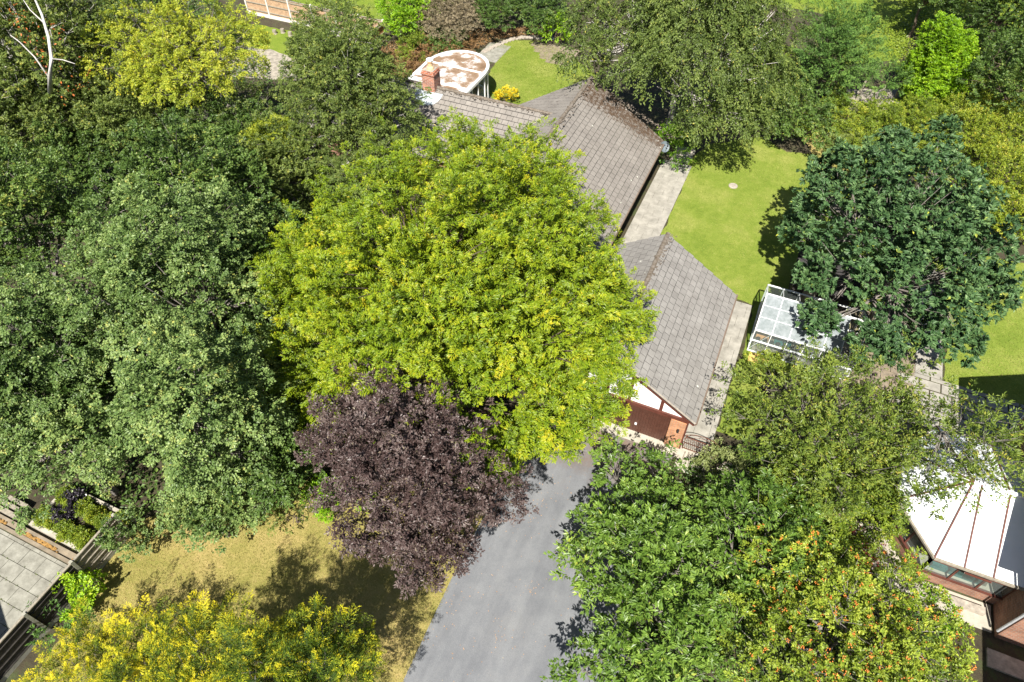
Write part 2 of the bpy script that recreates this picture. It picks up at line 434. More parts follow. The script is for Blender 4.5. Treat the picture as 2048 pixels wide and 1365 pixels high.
def lump(d, seed, amp):
    r = np.random.default_rng(seed); s = np.zeros(len(d))
    for k in range(7):
        w = r.normal(0, 1, 3)*(1.6+k*.7); s += np.sin(d@w + r.random()*6.28)/(1+.35*k)
    return 1 + amp*s/2.2

STY = dict(
  # nleaf per clump, clump twig length, leaf length/width, droop, jitter of normals, lobe stretch, upward bias
  lime=dict(nleaf=70, twig=.52, lw=(.122,.040), droop=.45, jit=.35, el=2.3, upb=.50, side=.26, lr=.62, ncl=9, fillk=.65),
  broad=dict(nleaf=40, twig=.38, lw=(.105,.085), droop=.1, jit=.6, el=1.15, upb=.25, side=.26, lr=.85, ncl=16, fillk=.4),
  fine=dict(nleaf=38, twig=.42, lw=(.105,.060), droop=.5, jit=.7, el=1.1, upb=.15, side=.24, lr=.75, ncl=15, fillk=.4),
  birch=dict(nleaf=26, twig=.60, lw=(.125,.085), droop=1.2, jit=.8, el=1.2, upb=.1, side=.16, lr=.85, ncl=15, fillk=.4),
  cherry=dict(nleaf=24, twig=.5, lw=(.19,.075), droop=.35, jit=.55, el=1.2, upb=.2, side=.16, lr=.75, ncl=12, fillk=.3),
  maple=dict(nleaf=20, twig=.14, lw=(.215,.10), droop=.2, jit=.40, el=1.1, upb=.35, side=.10, lr=.60, ncl=12, fillk=.25),
  conifer=dict(nleaf=46, twig=.85, lw=(.15,.05), droop=.15, jit=.25, el=1.5, upb=.35, side=.26, lr=.7, ncl=8, fillk=.2),
  alder=dict(nleaf=42, twig=.45, lw=(.100,.078), droop=.55, jit=.55, el=1.35, upb=.15, side=.22, lr=.80, ncl=16, fillk=.35),
  plum=dict(nleaf=44, twig=.42, lw=(.098,.050), droop=.15, jit=.8, el=1.9, upb=.4, side=.2, lr=.55, ncl=12, fillk=.4),
  plume=dict(nleaf=210, twig=1.05, lw=(.095,.022), droop=.12, jit=.30, el=1.6, upb=.45, side=.34, lr=.75, ncl=4, fillk=.25),
  spray=dict(nleaf=26, twig=.75, lw=(.15,.060), droop=.1, jit=.7, el=1.3, upb=.3, side=.14, lr=.7, ncl=11, fillk=.2),
)
TOTAL = [0]
def foliage(rng, C, RR, n_lobes, sty, zmin=-.35, amp=.12, density=1.0, lscale=1.0, vshift=0.0, hole=0.0, tipv=.25, ground=.25, boughs=0, extra=None):
    s = sty; lr = s['lr']*lscale
    RR = np.array(RR, float); mR0 = float(np.mean(RR))
    RR = np.maximum(RR - (lr*.55 + s['twig']*lscale**.5*.45), RR*.45)
    mR = float(np.mean(RR)); n_lobes = max(3, int(n_lobes*(mR/mR0)**2))
    if boughs:
        bd = fib(boughs, rng, zmin*.6); br = rng.uniform(.34, .50, boughs)
        BC = bd*(1.0-br)[:, None]*RR*rng.uniform(.92, 1.08, (boughs, 1))
        BC = np.vstack([BC, [[0, 0, RR[2]*.1]]]); br = np.append(br, .5)
        LCs = []; ds = []
        for j in range(boughs+1):
            nj = max(4, int(n_lobes*1.25*br[j]**2/np.sum(br**2)*1.0))
            dd = fib(nj, rng, -.55); rr = lump(dd, int(rng.integers(1e6)), amp)*rng.uniform(.88, 1.05, nj)
            p = BC[j] + dd*RR*br[j]*rr[:, None]
            inside = np.zeros(nj, bool)
            for k in range(boughs+1):
                if k != j: inside |= np.sum(((p-BC[k])/(RR*br[k]))**2, 1) < .55
            keep = ~inside | (rng.random(nj) < .15)
            LCs.append(p[keep]); ds.append(unit(dd[keep]*.7 + unit(p[keep]/RR)*.5))
        LC = C + np.vstack(LCs); d = np.vstack(ds)
    else:
        d = fib(n_lobes, rng, zmin)
        rad = lump(d, int(rng.integers(1e6)), amp)*rng.uniform(.90, 1.03, n_lobes)
        LC = C + d*RR*rad[:, None]
    if extra is not None:      # further boughs at their own places
        for (ec, er) in extra:
            nj = max(4, int(er*er*9/(lr*lr*1.9)*1.1)); dd = fib(nj, rng, -.45); r2 = max(er-lr*.6-s['twig']*.3, er*.4)
            LC = np.vstack([LC, ec + dd*r2*(lump(dd, int(rng.integers(1e6)), amp)*rng.uniform(.85, 1.05, nj))[:, None]]); d = np.vstack([d, dd])
    nf = int(n_lobes*s['fillk'])
    if nf:
        df = unit(rng.normal(0, 1, (nf, 3))); df[:, 2] = np.abs(df[:, 2])*.9-.1
        LC = np.vstack([LC, C + df*RR*rng.uniform(.35, .72, (nf, 1))]); d = np.vstack([d, df])
    if hole > 0:
        k = lump(d*3.3, int(rng.integers(1e6)), 1.0) > (1 - 1.6*(1-hole) + .4)
        LC = LC[k]; d = d[k]
    n = len(LC)
    ax = unit(d*(1-s['upb']) + UP*s['upb'] + rng.normal(0, .12, (n, 3)))
    lobv = rng.normal(0, .095, n); lrr = lr*rng.uniform(.7, 1.3, n)
    nc = max(3, int(s['ncl']*density))
    idx = np.repeat(np.arange(n), nc)
    c = unit(rng.normal(0, 1, (len(idx), 3)) + ax[idx]*.75)
    q = c*lrr[idx][:, None]*rng.uniform(.35, 1.0, (len(idx), 1))
    al = np.sum(q*ax[idx], 1, keepdims=True)
    CP = LC[idx] + q + ax[idx]*al*(s['el']-1)
    outw = unit(c + ax[idx]*.8)
    m = CP[:, 2] > ground
    CP, outw, idx = CP[m], outw[m], idx[m]
    # keep it off very dense interior
    A = unit(outw + rng.normal(0, .3, outw.shape) - UP*s['droop']*.25)
    nl = s['nleaf']; K = np.repeat(np.arange(len(CP)), nl); nk = len(K)
    t = rng.random(nk)**.75
    hs = unit(np.cross(A, UP + rng.normal(0, .35, A.shape)))[K]
    sg = np.where(rng.random(nk) < .5, -1.0, 1.0)
    tw = s['twig']*lscale**.5*rng.uniform(.75, 1.2, len(CP))[K]
    off = sg*rng.random(nk)*s['side']*(1.1 - t*.8)
    PP = CP[K] + A[K]*(tw*t)[:, None] + hs*off[:, None] - UP*(s['droop']*tw*t*t*.6)[:, None] + rng.normal(0, .025, (nk, 3))
    DD = unit(A[K]*.75 + hs*(sg*.75)[:, None] + rng.normal(0, .28, (nk, 3)) - UP*s['droop']*.45)
    NN = unit(UP*.85 + outw[K]*.55 + rng.normal(0, s['jit'], (nk, 3)))
    sz = rng.uniform(.7, 1.2, nk)
    V, F = leafquads(PP, DD, NN, s['lw'][0]*lscale**.4*sz, s['lw'][1]*lscale**.4*sz)
    v = .42 + vshift + lobv[idx][K] + rng.normal(0, .07, len(CP))[K] + rng.normal(0, .11, nk) + (t-.5)*tipv
    spec = rng.random(nk) < .008
    v = np.where(spec, rng.uniform(.85, 1, nk), np.clip(v, 0, .96))
    TOTAL[0] += len(F)
    return V, F, v, LC, CP, outw
def branchwork(rng, base, fork, LC, CP, r0, twigs=.15, wig=.15, limbs=None):
    base = np.array(base, float); fork = np.array(fork, float)
    segs = []
    # trunk with slight bend
    k = 6; pts = [base + (fork-base)*i/k + np.array([math.sin(i*1.3)*wig, math.cos(i*1.7)*wig, 0])*(0 < i < k) for i in range(k+1)]
    pts[0] = base
    for i in range(k):
        a = r0*(1.25 if i == 0 else 1-.07*i); b = r0*(1-.07*(i+1)); segs.append((pts[i], pts[i+1], a, b))
    nL = len(LC); sel = np.arange(nL)
    if limbs and nL > limbs: sel = rng.choice(nL, limbs, replace=False)
    # main limbs: cluster the lobes round a few limb ends
    nm = min(9, max(3, nL//8)); ends = LC[rng.choice(nL, nm, replace=False)]
    mains = fork + (ends-fork)*.5 + rng.normal(0, .2, (nm, 3)) - UP*.15
    st = [base + (fork-base)*x for x in rng.uniform(.6, 1.0, nm)]
    for i in range(nm):
        mid = (st[i]+mains[i])/2 + rng.normal(0, .15, 3)
        segs.append((st[i], mid, r0*.55, r0*.42)); segs.append((mid, mains[i], r0*.42, r0*.3))
    LC = LC.copy()
    for j in sel:
        p = LC[j].copy(); i = int(np.argmin(np.sum((mains-p)**2, 1)))
        p = mains[i]+(p-mains[i])*.86 - UP*.28; mid = (mains[i]+p)/2 + rng.normal(0, .12, 3) - UP*.25
        segs.append((mains[i], mid, r0*.26, r0*.16)); segs.append((mid, p, r0*.16, r0*.08)); LC[j] = p
    nt = min(len(CP), int(len(CP)*twigs))
    if nt:
        for j in rng.choice(len(CP), nt, replace=False):
            i = int(np.argmin(np.sum((LC-CP[j])**2, 1)))
            dv = CP[j]-LC[i]; ln = float(np.linalg.norm(dv))
            if ln < .95: segs.append((LC[i], CP[j]+dv*.3, r0*.07+.004, .006))
    A = np.array([s[0] for s in segs]); B = np.array([s[1] for s in segs])
    return prisms(A, B, np.array([s[2] for s in segs]), np.array([s[3] for s in segs]), 6)
def radii(bbox, z, rzmax=None):
    x0, y0, x1, y1 = bbox; c = G((x0+x1)/2, (y0+y1)/2, z)
    dv = c-np.array([0,0,CAMH]); dep = dv@_f; ppm = FPX/dep
    phi = math.atan2(-dv[2], math.hypot(dv[0], dv[1]))
    rx = (x1-x0)/2/ppm; hh = (y1-y0)/2/ppm
    q = (hh**2 - (rx*math.sin(phi))**2)
    rz = math.sqrt(q)/math.cos(phi) if q > 0 else rx*.5
    ry = rx if q > 0 else hh/math.sin(phi)*.95
    rz = max(rz, rx*.45)
    if rz > z*.98:      # crown would go underground: lengthen along the view instead
        rz = z*.98; ry = math.sqrt(max(hh**2-(rz*math.cos(phi))**2, (.5*rx)**2))/math.sin(phi)
    return c, rx, ry, rz
def tree(name, label, cat, bbox, z, leaf, style='broad', dens=1.0, seed=1, bark='bark', cover=1.0, base=None, group=None,
         r0=None, wig=.12, lscale=1.0, trunk=True, zmin=-.35, twigs=.1, crown_name='crown', parts=(), C=None, RR=None, extra=None, **kw):
    rng = np.random.default_rng(seed)
    if C is None: C, rx, ry, rz = radii(bbox, z)
    else: C = np.array(C, float); rx, ry, rz = RR
    s = STY[style]; lr = s['lr']*lscale
    # world radii with ry along the view direction: rotate by sampling in camera-yaw frame
    cy, sy = math.cos(YAW), math.sin(YAW)
    area = 2*math.pi*(((rx*ry)**1.6+(rx*rz)**1.6+(ry*rz)**1.6)/3)**(1/1.6)*(1-zmin)
    if extra:
        Ri = np.array([[cy,sy,0],[-sy,cy,0],[0,0,1]])
        extra = [(Ri@(G(ex, ey, ez)-C), er) for ex, ey, ez, er in extra]
    nl = max(3, int(area/(lr*lr*1.9)*cover))
    V, F, v, LC, CP, ow = foliage(rng, np.zeros(3), (rx, ry, rz), nl, s, zmin=zmin, density=dens, lscale=lscale, ground=.15-C[2], extra=extra, **kw)
    Rz = np.array([[cy,-sy,0],[sy,cy,0],[0,0,1]])
    V = V@Rz.T + C; LC = LC@Rz.T + C; CP = CP@Rz.T + C
    if base is None: base = (C[0], C[1], 0)
    t = thing(name, label, cat, base, group)
    m = V[:, 2].reshape(-1, 4).min(1)[F[:, 0]//4] > .03
    rmesh(crown_name, V, F[m], {'v': v[m]}, L[leaf], t)
    if trunk:
        fork = np.array([C[0]*.6+base[0]*.4, C[1]*.6+base[1]*.4, max(.3, C[2]-rz*.35)])
        tv, tf = branchwork(rng, base, fork, LC, CP, r0 or .05+.028*max(rx, rz), twigs, wig)
        tv = tv[:]; tv[:, 2] = np.maximum(tv[:, 2], 0.0)
        rmesh('trunk' if rx > 1.5 else 'stem', tv, tf, None, M[bark], t)
    return t, C, (rx, ry, rz), LC, CP, ow@Rz.T

# ------------------------------------------------------------------ ground
def sheet(name, poly, z, mat, kind='structure', sub=False):
    b = MB(); n = len(poly)
    a = sum(poly[i][0]*poly[(i+1)%n][1]-poly[(i+1)%n][0]*poly[i][1] for i in range(n))
    if a < 0: poly = poly[::-1]
    b.add([(p[0], p[1], z) for p in poly], [tuple(range(n))])
    return b.build(name, M[mat], None, kind=kind)
def wob(pts, amp=.10, step=.5, seed=3):
    """a polygon with softly irregular edges"""
    r = random.Random(seed); out = []
    n = len(pts)
    for i in range(n):
        a = np.array(pts[i][:2], float); b = np.array(pts[(i+1)%n][:2], float); L_ = np.linalg.norm(b-a); k = max(1, int(L_/step))
        for j in range(k):
            p = a+(b-a)*j/k; out.append((p[0]+r.uniform(-amp, amp), p[1]+r.uniform(-amp, amp)))
    return out
def gp(*pts): return [tuple(G(x, y)[:2]) for x, y in pts]

sheet('ground', [(-400,-400),(400,-400),(400,600),(-400,600)], 0, 'soil')
sheet('field', [(-400,70),(400,70),(400,600),(-400,600)], .003, 'lawn_far')
sheet('driveway', [(-7.3,18.03),(.32,18.03)] + gp((1345,915),(1300,1000),(1270,1100),(1250,1500),(700,1560),(805,1365),(865,1238),(928,1105),(975,1020),(1010,930)), .012, 'asphalt')
sheet('front_lawn', wob(gp((205,1095),(290,1040),(430,990),(620,960),(760,930),(990,950),(975,1022),(928,1107),(865,1240),(805,1367),(690,1600),(-100,1600),(30,1420),(110,1290),(190,1200)), .05), .008, 'lawn_dry')
sheet('garden_lawn', wob([(-4.6,27.6),(.5,27.6),(.55,29.4),(1.7,29.4),(1.9,24.4),(8.5,27),(9,37),(6,43),(3.5,46.3),(1,45.5),(-1,46.8),(-4.3,44.2),(-5,41.8),(-4.7,40.2)], .09, .4), .004, 'lawn')
sheet('side_lawn', wob([(1.7,20.2),(3.2,20.2),(3.2,25.0),(1.75,25.2)], .08, .4), .007, 'lawn')
sheet('right_lawn', wob([(11.6,27.9),(11.65,31),(11.2,35),(10.5,39),(24,40),(24,29.2),(17,27.6)], .06, .4), .004, 'lawn')
sheet('back_lawn', wob(gp((978,90),(1020,80),(1080,83),(1140,112),(1190,150),(1180,200),(1080,240),(930,250),(960,180),(985,135),(1012,100)), .07, .4), .004, 'lawn')
sheet('far_lawn', wob(gp((1640,-60),(1850,-60),(1830,60),(1800,120),(1690,130)), .1), .004, 'lawn_far')
sheet('far_verge', wob(gp((480,-60),(1000,-60),(900,20),(780,60),(560,-5)), .1), .004, 'lawn_far')
sheet('yard_lawn', wob(gp((440,40),(530,52),(640,75),(720,110),(640,130),(540,100),(440,90)), .1), .006, 'lawn_far')
sheet('yard', wob(gp((420,90),(540,80),(640,100),(740,130),(700,170),(560,160),(400,150)), .15), .004, 'rough_ground')
sheet('hedge_bank', wob(gp((1600,275),(1700,268),(1760,300),(1740,420),(1640,330)), .15), .006, 'lawn_dry')

def slabs(name, x0, x1, y0, y1, w, h, mat, z=.02, stag=.5, gap=.012, seed=1, keep=None, label=None, kind='structure', rough=.004):
    r = random.Random(seed); b = MB(); y = y0; row = 0
    while y < y1-.05:
        hh = min(h, y1-y); x = x0 - (w*stag if row % 2 else 0)
        while x < x1-.02:
            a, c = max(x, x0), min(x+w, x1)
            if c-a > .08 and (keep is None or keep((a+c)/2, y+hh/2)):
                zz = z + r.uniform(-rough, rough); t = [r.uniform(-.003,.003) for _ in range(4)]
                g = gap/2
                b.add([(a+g,y+g,0),(c-g,y+g,0),(c-g,y+hh-g,0),(a+g,y+hh-g,0),(a+g,y+g,zz+t[0]),(c-g,y+g,zz+t[1]),(c-g,y+hh-g,zz+t[2]),(a+g,y+hh-g,zz+t[3])],
                      [(4,5,6,7),(0,1,5,4),(1,2,6,5),(2,3,7,6),(3,0,4,7)])
            x += w
        y += h; row += 1
    return b.build(name, M[mat], None, kind=kind)
slabs('house_path', -6.7, -4.7, 27.5, 41.1, 1.0, .6, 'slab', seed=2)
slabs('stepping_path', -6.3, -4.9, 41.2, 43.2, .45, .45, 'concrete', seed=5, z=.018)
slabs('garage_path', .35, 1.68, 18.75, 29.3, .72, .86, 'slab', seed=3)
slabs('left_patio', -26.5, -20.05, -4.0, 2.75, .92, .66, 'slab_light', seed=4, gap=.02)
slabs('right_patio', 9.4, 17.5, 24.5, 27.9, 1.02, .62, 'slab', seed=6, gap=.07, rough=.012)
slabs('right_path', 10.2, 11.5, 27.9, 36.5, 1.3, .7, 'slab', seed=7, gap=.02)
slabs('right_paving', 6.8, 10.2, 23.2, 31.5, .9, .6, 'slab_dirty', seed=8, gap=.03)
slabs('lantern_paving', -21.9, -17.6, 50.8, 54.0, .45, .45, 'slab_dirty', seed=9, keep=lambda x, y: (x+y) > 31.2+.0 and not (x < -20.5 and y < 51.9))
slabs('garden_paving', -25.3, -23.3, 49.0, 52.2, 1.0, .75, 'slab_light', seed=10)
slabs('back_step_paving', -22.0, -19.4, 41.6, 43.6, .75, .6, 'slab_light', seed=11, z=.03)
b = MB(); b.box((-7.2,18.02,0),(-.35,18.62,.035)); b.box((-.35,18.05,0),(.4,18.5,.03)); b.build('garage_apron', M['concrete'], None, kind='structure')
sheet('gate_ground', [(.35,17.4),(3.6,17.2),(3.6,18.7),(.35,18.75)], .006, 'concrete')
b = MB()
for i in range(17):    # arc of edging stones round the back lawn
    t = i/16; p = G(970+t*110+0, 104-38*math.sin(t*2.0)*.75)
    b.box((p[0]-.28, p[1]-.2, 0), (p[0]+.22, p[1]+.2, .05+.02*(i % 3)))
tag(b.build('stone_edging', M['stone']), 'curved edging of pale stones round the top of the small back lawn', 'edging')
# brown seeds and leaves fallen on the drive
rng = np.random.default_rng(77)
P = []
for cx, cy, n, s in ((1065,990,60,45),(1030,1040,45,35),(1058,1185,14,8),(1000,1275,26,22),(1120,1200,30,60),(960,1300,40,120),(1100,950,50,60),(1150,1120,20,60),(890,1180,60,60),(860,1290,40,60)):
    for k in range(n):
        x, y = rng.normal(cx, s), rng.normal(cy, s*.8); P.append(G(x, y, .02))
P = np.array(P); n = len(P)
D = unit(np.c_[rng.normal(0,1,(n,2)), np.zeros(n)]); NN = unit(np.c_[rng.normal(0,.2,(n,2)), np.ones(n)])
V, F = leafquads(P, D, NN, rng.uniform(.02,.07,n), rng.uniform(.015,.045,n))
rmesh('fallen_leaves', V, F, None, M['litter'], None, 'small tan leaves and seeds scattered over the grey drive', 'stuff')

# ------------------------------------------------------------------ tiled roofs
def roof_slope(name, eave0, eave1, ridge_z, ridge_off, mat, parent, moss=0.0, mossf=None, tw=.40, gauge=.34, seed=1, label=None):
    """eave0->eave1 horizontal line (world), roof climbs ridge_off (xy vector) to ridge_z"""
    r = np.random.default_rng(seed)
    e0 = np.array(eave0, float); e1 = np.array(eave1, float); E_ = e1-e0; Ln = np.linalg.norm(E_); E_ /= Ln
    up = np.array([ridge_off[0], ridge_off[1], ridge_z-e0[2]], float); SL = np.linalg.norm(up); S_ = up/SL
    Nn = np.cross(E_, S_); Nn = Nn if Nn[2] > 0 else -Nn
    rows = int(round(SL/gauge)); gauge = SL/rows; cols = int(math.ceil(Ln/tw))
    V = []; F = []; vv = []; mo = []
    for i in range(rows):
        sh = (i % 2)*tw/2
        for j in range(-1, cols+1):
            a = max(0, j*tw+sh); c = min(Ln, (j+1)*tw+sh)
            if c-a < .05: continue
            g = .009; lift = .036+r.normal(0, .003); l2 = .036+r.normal(0, .003); s0 = i*gauge - .03 + r.normal(0, .006); s1 = (i+1)*gauge+.02
            p0 = e0+E_*(a+g)+S_*s0+Nn*lift; p1 = e0+E_*(c-g)+S_*s0+Nn*l2
            p2 = e0+E_*(c-g)+S_*s1+Nn*.008; p3 = e0+E_*(a+g)+S_*s1+Nn*.008
            q0 = p0-Nn*.034; q1 = p1-Nn*.034
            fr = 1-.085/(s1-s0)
            m1 = p1+(p2-p1)*fr; m0 = p0+(p3-p0)*fr     # strip painted dark as the shadow line of the next course
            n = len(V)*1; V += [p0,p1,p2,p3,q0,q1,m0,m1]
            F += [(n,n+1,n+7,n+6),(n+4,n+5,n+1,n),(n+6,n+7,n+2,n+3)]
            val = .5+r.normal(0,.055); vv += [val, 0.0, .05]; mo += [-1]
            x = mossf((a+c)/2/Ln, (i+.5)/rows) if mossf else 0
            mo.pop(); mo += [moss+x, moss+x, moss+x]
    F = np.array(F); V = np.array(V)
    if (np.cross(V[1]-V[0], V[2]-V[0]))[2] < 0: F = F[:, ::-1]
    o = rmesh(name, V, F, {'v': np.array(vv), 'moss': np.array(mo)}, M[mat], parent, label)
    # deck under the tiles
    b = MB(); t = -Nn*.012; t2 = -Nn*.07
    c4 = [e0, e1, e1+S_*SL, e0+S_*SL]
    b.add([p+t for p in c4]+[p+t2 for p in c4], [(0,1,2,3),(7,6,5,4),(0,4,5,1),(1,5,6,2),(2,6,7,3),(3,7,4,0)])
    b.build('roof_deck', M['underlay'], o)
    return o
def ridge_caps(name, p, q, parent, mat='ridge_moss', seed=1, r=.12):
    rr = random.Random(seed); p = np.array(p, float); q = np.array(q, float); Ln = np.linalg.norm(q-p); n = int(Ln/.42); d = (q-p)/n; b = MB()
    sd = np.cross(d/np.linalg.norm(d), UP)
    for i in range(n):
        a = p+d*i; c = p+d*(i+1.03); vs = []
        lift = rr.uniform(-.008,.012)
        for e, k in ((a, 1.06), (c, .98)):
            for t in (-1.15,-.6,0,.6,1.15): vs.append(e+sd*math.sin(t)*r*k+UP*(math.cos(t)*r*k-.03+lift))
        b.add(vs, [(j,j+1,6+j,5+j) for j in range(4)]+[(4,3,2,1,0),(5,6,7,8,9)])
    return b.build(name, M[mat], parent)
def moss_clumps(name, lines, parent, n, seed, mat='ridge_moss', spread=.18, size=(.03,.09)):
    r = random.Random(seed); b = MB()
    for _ in range(n):
        p, q = r.choice(lines); t = r.random()**1.2; c = [p[k]+(q[k]-p[k])*t for k in range(3)]
        s = r.uniform(*size); b.ball((c[0]+r.gauss(0,spread), c[1]+r.gauss(0,spread*.6), c[2]+.02), (s, s*r.uniform(.7,1.3), s*.35), 6, 4)
    return b.build(name, M[mat], parent, kind='stuff')

# ---- garage
GX0, GX1, GXR, GY0, GY1, GEZ, GRZ = -7.6, .62, -3.5, 18.46, 27.3, 2.28, 4.95
gar = thing('garage', 'detached garage with grey tiled roof and half timbered white gable beside the drive', 'garage', (-3.5, 22.9, 0))
b = MB(); b.box((GX0+.35,18.66,0),(GX1-.35,27.15,2.2))
b.build('wall', M['brick'], gar)
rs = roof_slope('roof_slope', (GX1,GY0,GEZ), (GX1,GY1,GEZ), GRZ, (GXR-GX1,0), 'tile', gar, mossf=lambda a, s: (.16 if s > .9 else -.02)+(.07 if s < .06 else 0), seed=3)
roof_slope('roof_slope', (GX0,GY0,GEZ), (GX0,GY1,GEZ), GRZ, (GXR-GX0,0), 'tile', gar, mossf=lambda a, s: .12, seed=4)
ridge_caps('ridge', (GXR,GY0,GRZ+.02), (GXR,GY1,GRZ+.02), gar, seed=2)
moss_clumps('moss', [((GXR+.12,GY1,GRZ-.03),(GXR+.12,GY0,GRZ-.03))], gar, 260, 5, 'ridge_moss', .13, (.02,.06))
b = MB(); k = (GRZ-GEZ)/(GXR-GX0)
gz = lambda x: GEZ + (GRZ-GEZ)*(1-abs(x-GXR)/(GX1-GXR)) - .12
yb = 18.62
b.add([(GX0+.45,yb,2.15),(GX1-.45,yb,2.15),(GX1-.45,yb,gz(GX1-.45)),(GXR,yb,gz(GXR)),(GX0+.45,yb,gz(GX0+.45)),
       (GX0+.45,yb+.12,2.15),(GX1-.45,yb+.12,2.15),(GX1-.45,yb+.12,gz(GX1-.45)),(GXR,yb+.12,gz(GXR)),(GX0+.45,yb+.12,gz(GX0+.45))],
      [(0,1,2,3,4),(9,8,7,6,5),(0,5,6,1),(1,6,7,2),(2,7,8,3),(3,8,9,4),(4,9,5,0)])
b.build('gable_plaster', M['plaster'], gar)
b = MB(); b.bar((GX0+.05,yb-.05,2.14),(GX1-.25,yb-.05,2.14),.10,.20)
b.build('lintel_beam', M['maroon'], gar)
for x in (-.98, -2.45, -3.5, -4.55, -6.02):
    b = MB(); b.box((x-.075,yb-.035,2.23),(x+.075,yb-.002,gz(x)-.02)); b.build('timber_stud', M['maroon'], gar)
for a in (GX0, GX1):
    b = MB(); b.bar((a,GY0+.02,GEZ-.10),(GXR,GY0+.02,GRZ-.10),.03,.20,(0,0,1)); b.build('barge_board', M['maroon'], gar)
    b = MB(); b.bar((a,GY0+.005,GEZ+.028),(GXR,GY0+.005,GRZ+.028),.07,.035,(0,0,1)); b.build('verge', M['stone'], gar)
b = MB(); b.box((GX1-.33,18.48,0),(GX1-.9-.14,18.66,2.04)); b.build('brick_pier', M['brick_orange'], gar)
b = MB(); b.box((GX0+.35,18.48,0),(GX0+.95,18.66,2.04)); b.build('brick_pier', M['brick_orange'], gar)
b = MB(); b.box((GX1-.33,18.5,0),(GX1-.25,18.62,2.1)); b.build('corner_board', M['maroon'], gar)
b = MB(); b.tube([(GX1+.04,GY0+.02,GEZ-.02),(GX1+.04,GY1,GEZ-.02)],.055,8); b.build('gutter', M['gutter'], gar)
for x0, x1 in ((-3.3,-.44),(-6.62,-3.75)):
    b = MB(); nn = 22
    b.box((x0,18.60,.05),(x1,18.63,2.03))
    for i in range(nn):
        w = (x1-x0)/nn; b.box((x0+i*w+.008,18.575,.05),(x0+(i+1)*w-.008,18.598,2.03))
    d = b.build('garage_door', M['door_brown'], gar)
    b = MB(); b.box((x0+1.35,18.54,.62),(x0+1.45,18.572,.76)); b.ball((x0+1.40,18.53,.69),.035); b.build('handle', M['white_metal'], d)
b = MB(); b.box((-3.75,18.50,0),(-3.3,18.66,2.03)); b.build('brick_pier', M['brick_orange'], gar)
lam = thing('wall_lamp', 'small black lantern bracket on the orange brick pier beside the garage door', 'lamp', (.02,18.46,1.45))
b = MB(); b.tube([(.02,18.48,1.3),(.02,18.38,1.42),(.02,18.30,1.55)],.014,6); b.box((-.03,18.465,1.2),(.07,18.49,1.5)); b.build('bracket', M['black_metal'], lam)
b = MB(); b.lathe((.02,18.29,1.5),[(.02,0),(.04,.03),(.045,.14),(.055,.15),(.02,.2)],6); b.build('lantern', M['black_metal'], lam)

# ---- house
hs = thing('bungalow', 'large brick bungalow with L shaped mossy grey tiled roof behind the lime green tree', 'house', (-12, 34, 0))
HX0, HX1, HXR, HY0, HY1, HEZ, HRZ = -17.3, -6.6, -11.95, 27.0, 39.4, 2.45, 5.7
mf = lambda a, s: .30*max(0, a-.72)/.28*1.0 + .02 + (.08 if s > .93 else 0)
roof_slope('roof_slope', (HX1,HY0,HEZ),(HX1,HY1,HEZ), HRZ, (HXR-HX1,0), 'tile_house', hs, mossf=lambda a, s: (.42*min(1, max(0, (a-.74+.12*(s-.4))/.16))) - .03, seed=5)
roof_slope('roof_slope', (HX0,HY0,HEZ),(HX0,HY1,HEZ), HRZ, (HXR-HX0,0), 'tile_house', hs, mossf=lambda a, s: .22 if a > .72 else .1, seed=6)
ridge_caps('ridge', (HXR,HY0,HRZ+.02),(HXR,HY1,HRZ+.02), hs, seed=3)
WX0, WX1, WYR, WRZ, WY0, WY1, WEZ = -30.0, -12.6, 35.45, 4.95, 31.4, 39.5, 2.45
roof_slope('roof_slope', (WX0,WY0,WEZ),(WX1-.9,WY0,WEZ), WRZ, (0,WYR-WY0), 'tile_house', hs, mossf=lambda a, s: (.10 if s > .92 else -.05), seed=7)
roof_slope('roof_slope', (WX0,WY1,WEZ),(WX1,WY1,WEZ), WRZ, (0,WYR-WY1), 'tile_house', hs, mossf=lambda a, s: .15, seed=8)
ridge_caps('ridge', (WX0,WYR,WRZ+.02),(WX1,WYR,WRZ+.02), hs, seed=4)
moss_clumps('moss', [((HXR+.1,HY1,HRZ),(HXR+.1,HY0,HRZ)),((HXR,HY1-.1,HRZ-.1),(HX1+.6,HY1-.2,HEZ+.45)),((WX0+8,WYR-.1,WRZ),(WX1,WYR-.1,WRZ))], hs, 700, 8, 'ridge_moss', .16, (.02,.07))
b = MB(); b.box((HX0+.5,HY0+.3,0),(HX1-.5,HY1-.25,2.42)); b.box((WX0+.3,WY0+.5,0),(HX0+.5,WY1-.5,2.42))
for y in (HY0+.3, HY1-.37):
    b.add([(HX0+.5,y,2.42),(HX1-.5,y,2.42),(HXR,y,HRZ-.35),(HX0+.5,y+.12,2.42),(HX1-.5,y+.12,2.42),(HXR,y+.12,HRZ-.35)], [(0,1,2),(5,4,3),(0,3,4,1),(1,4,5,2),(2,5,3,0)])
b.build('wall', M['brick'], hs)
b = MB(); b.tube([(HX1+.04,HY0,HEZ-.03),(HX1+.04,HY1,HEZ-.03)],.06,8); b.build('gutter', M['gutter'], hs)
for a in (HX0, HX1):
    b = MB(); b.bar((a,HY1-.01,HEZ-.10),(HXR,HY1-.01,HRZ-.10),.03,.18); b.build('barge_board', M['maroon'], hs)
b = MB(); b.box((-21.95,35.08,4.2),(-21.08,35.9,6.1)); b.box((-22.0,35.03,5.88),(-21.03,35.95,5.98))
ch = b.build('chimney', M['brick_chimney'], hs)
b = MB(); b.box((-21.88,35.15,6.1),(-21.15,35.83,6.14)); b.build('chimney_flaunching', M['stone'], ch)
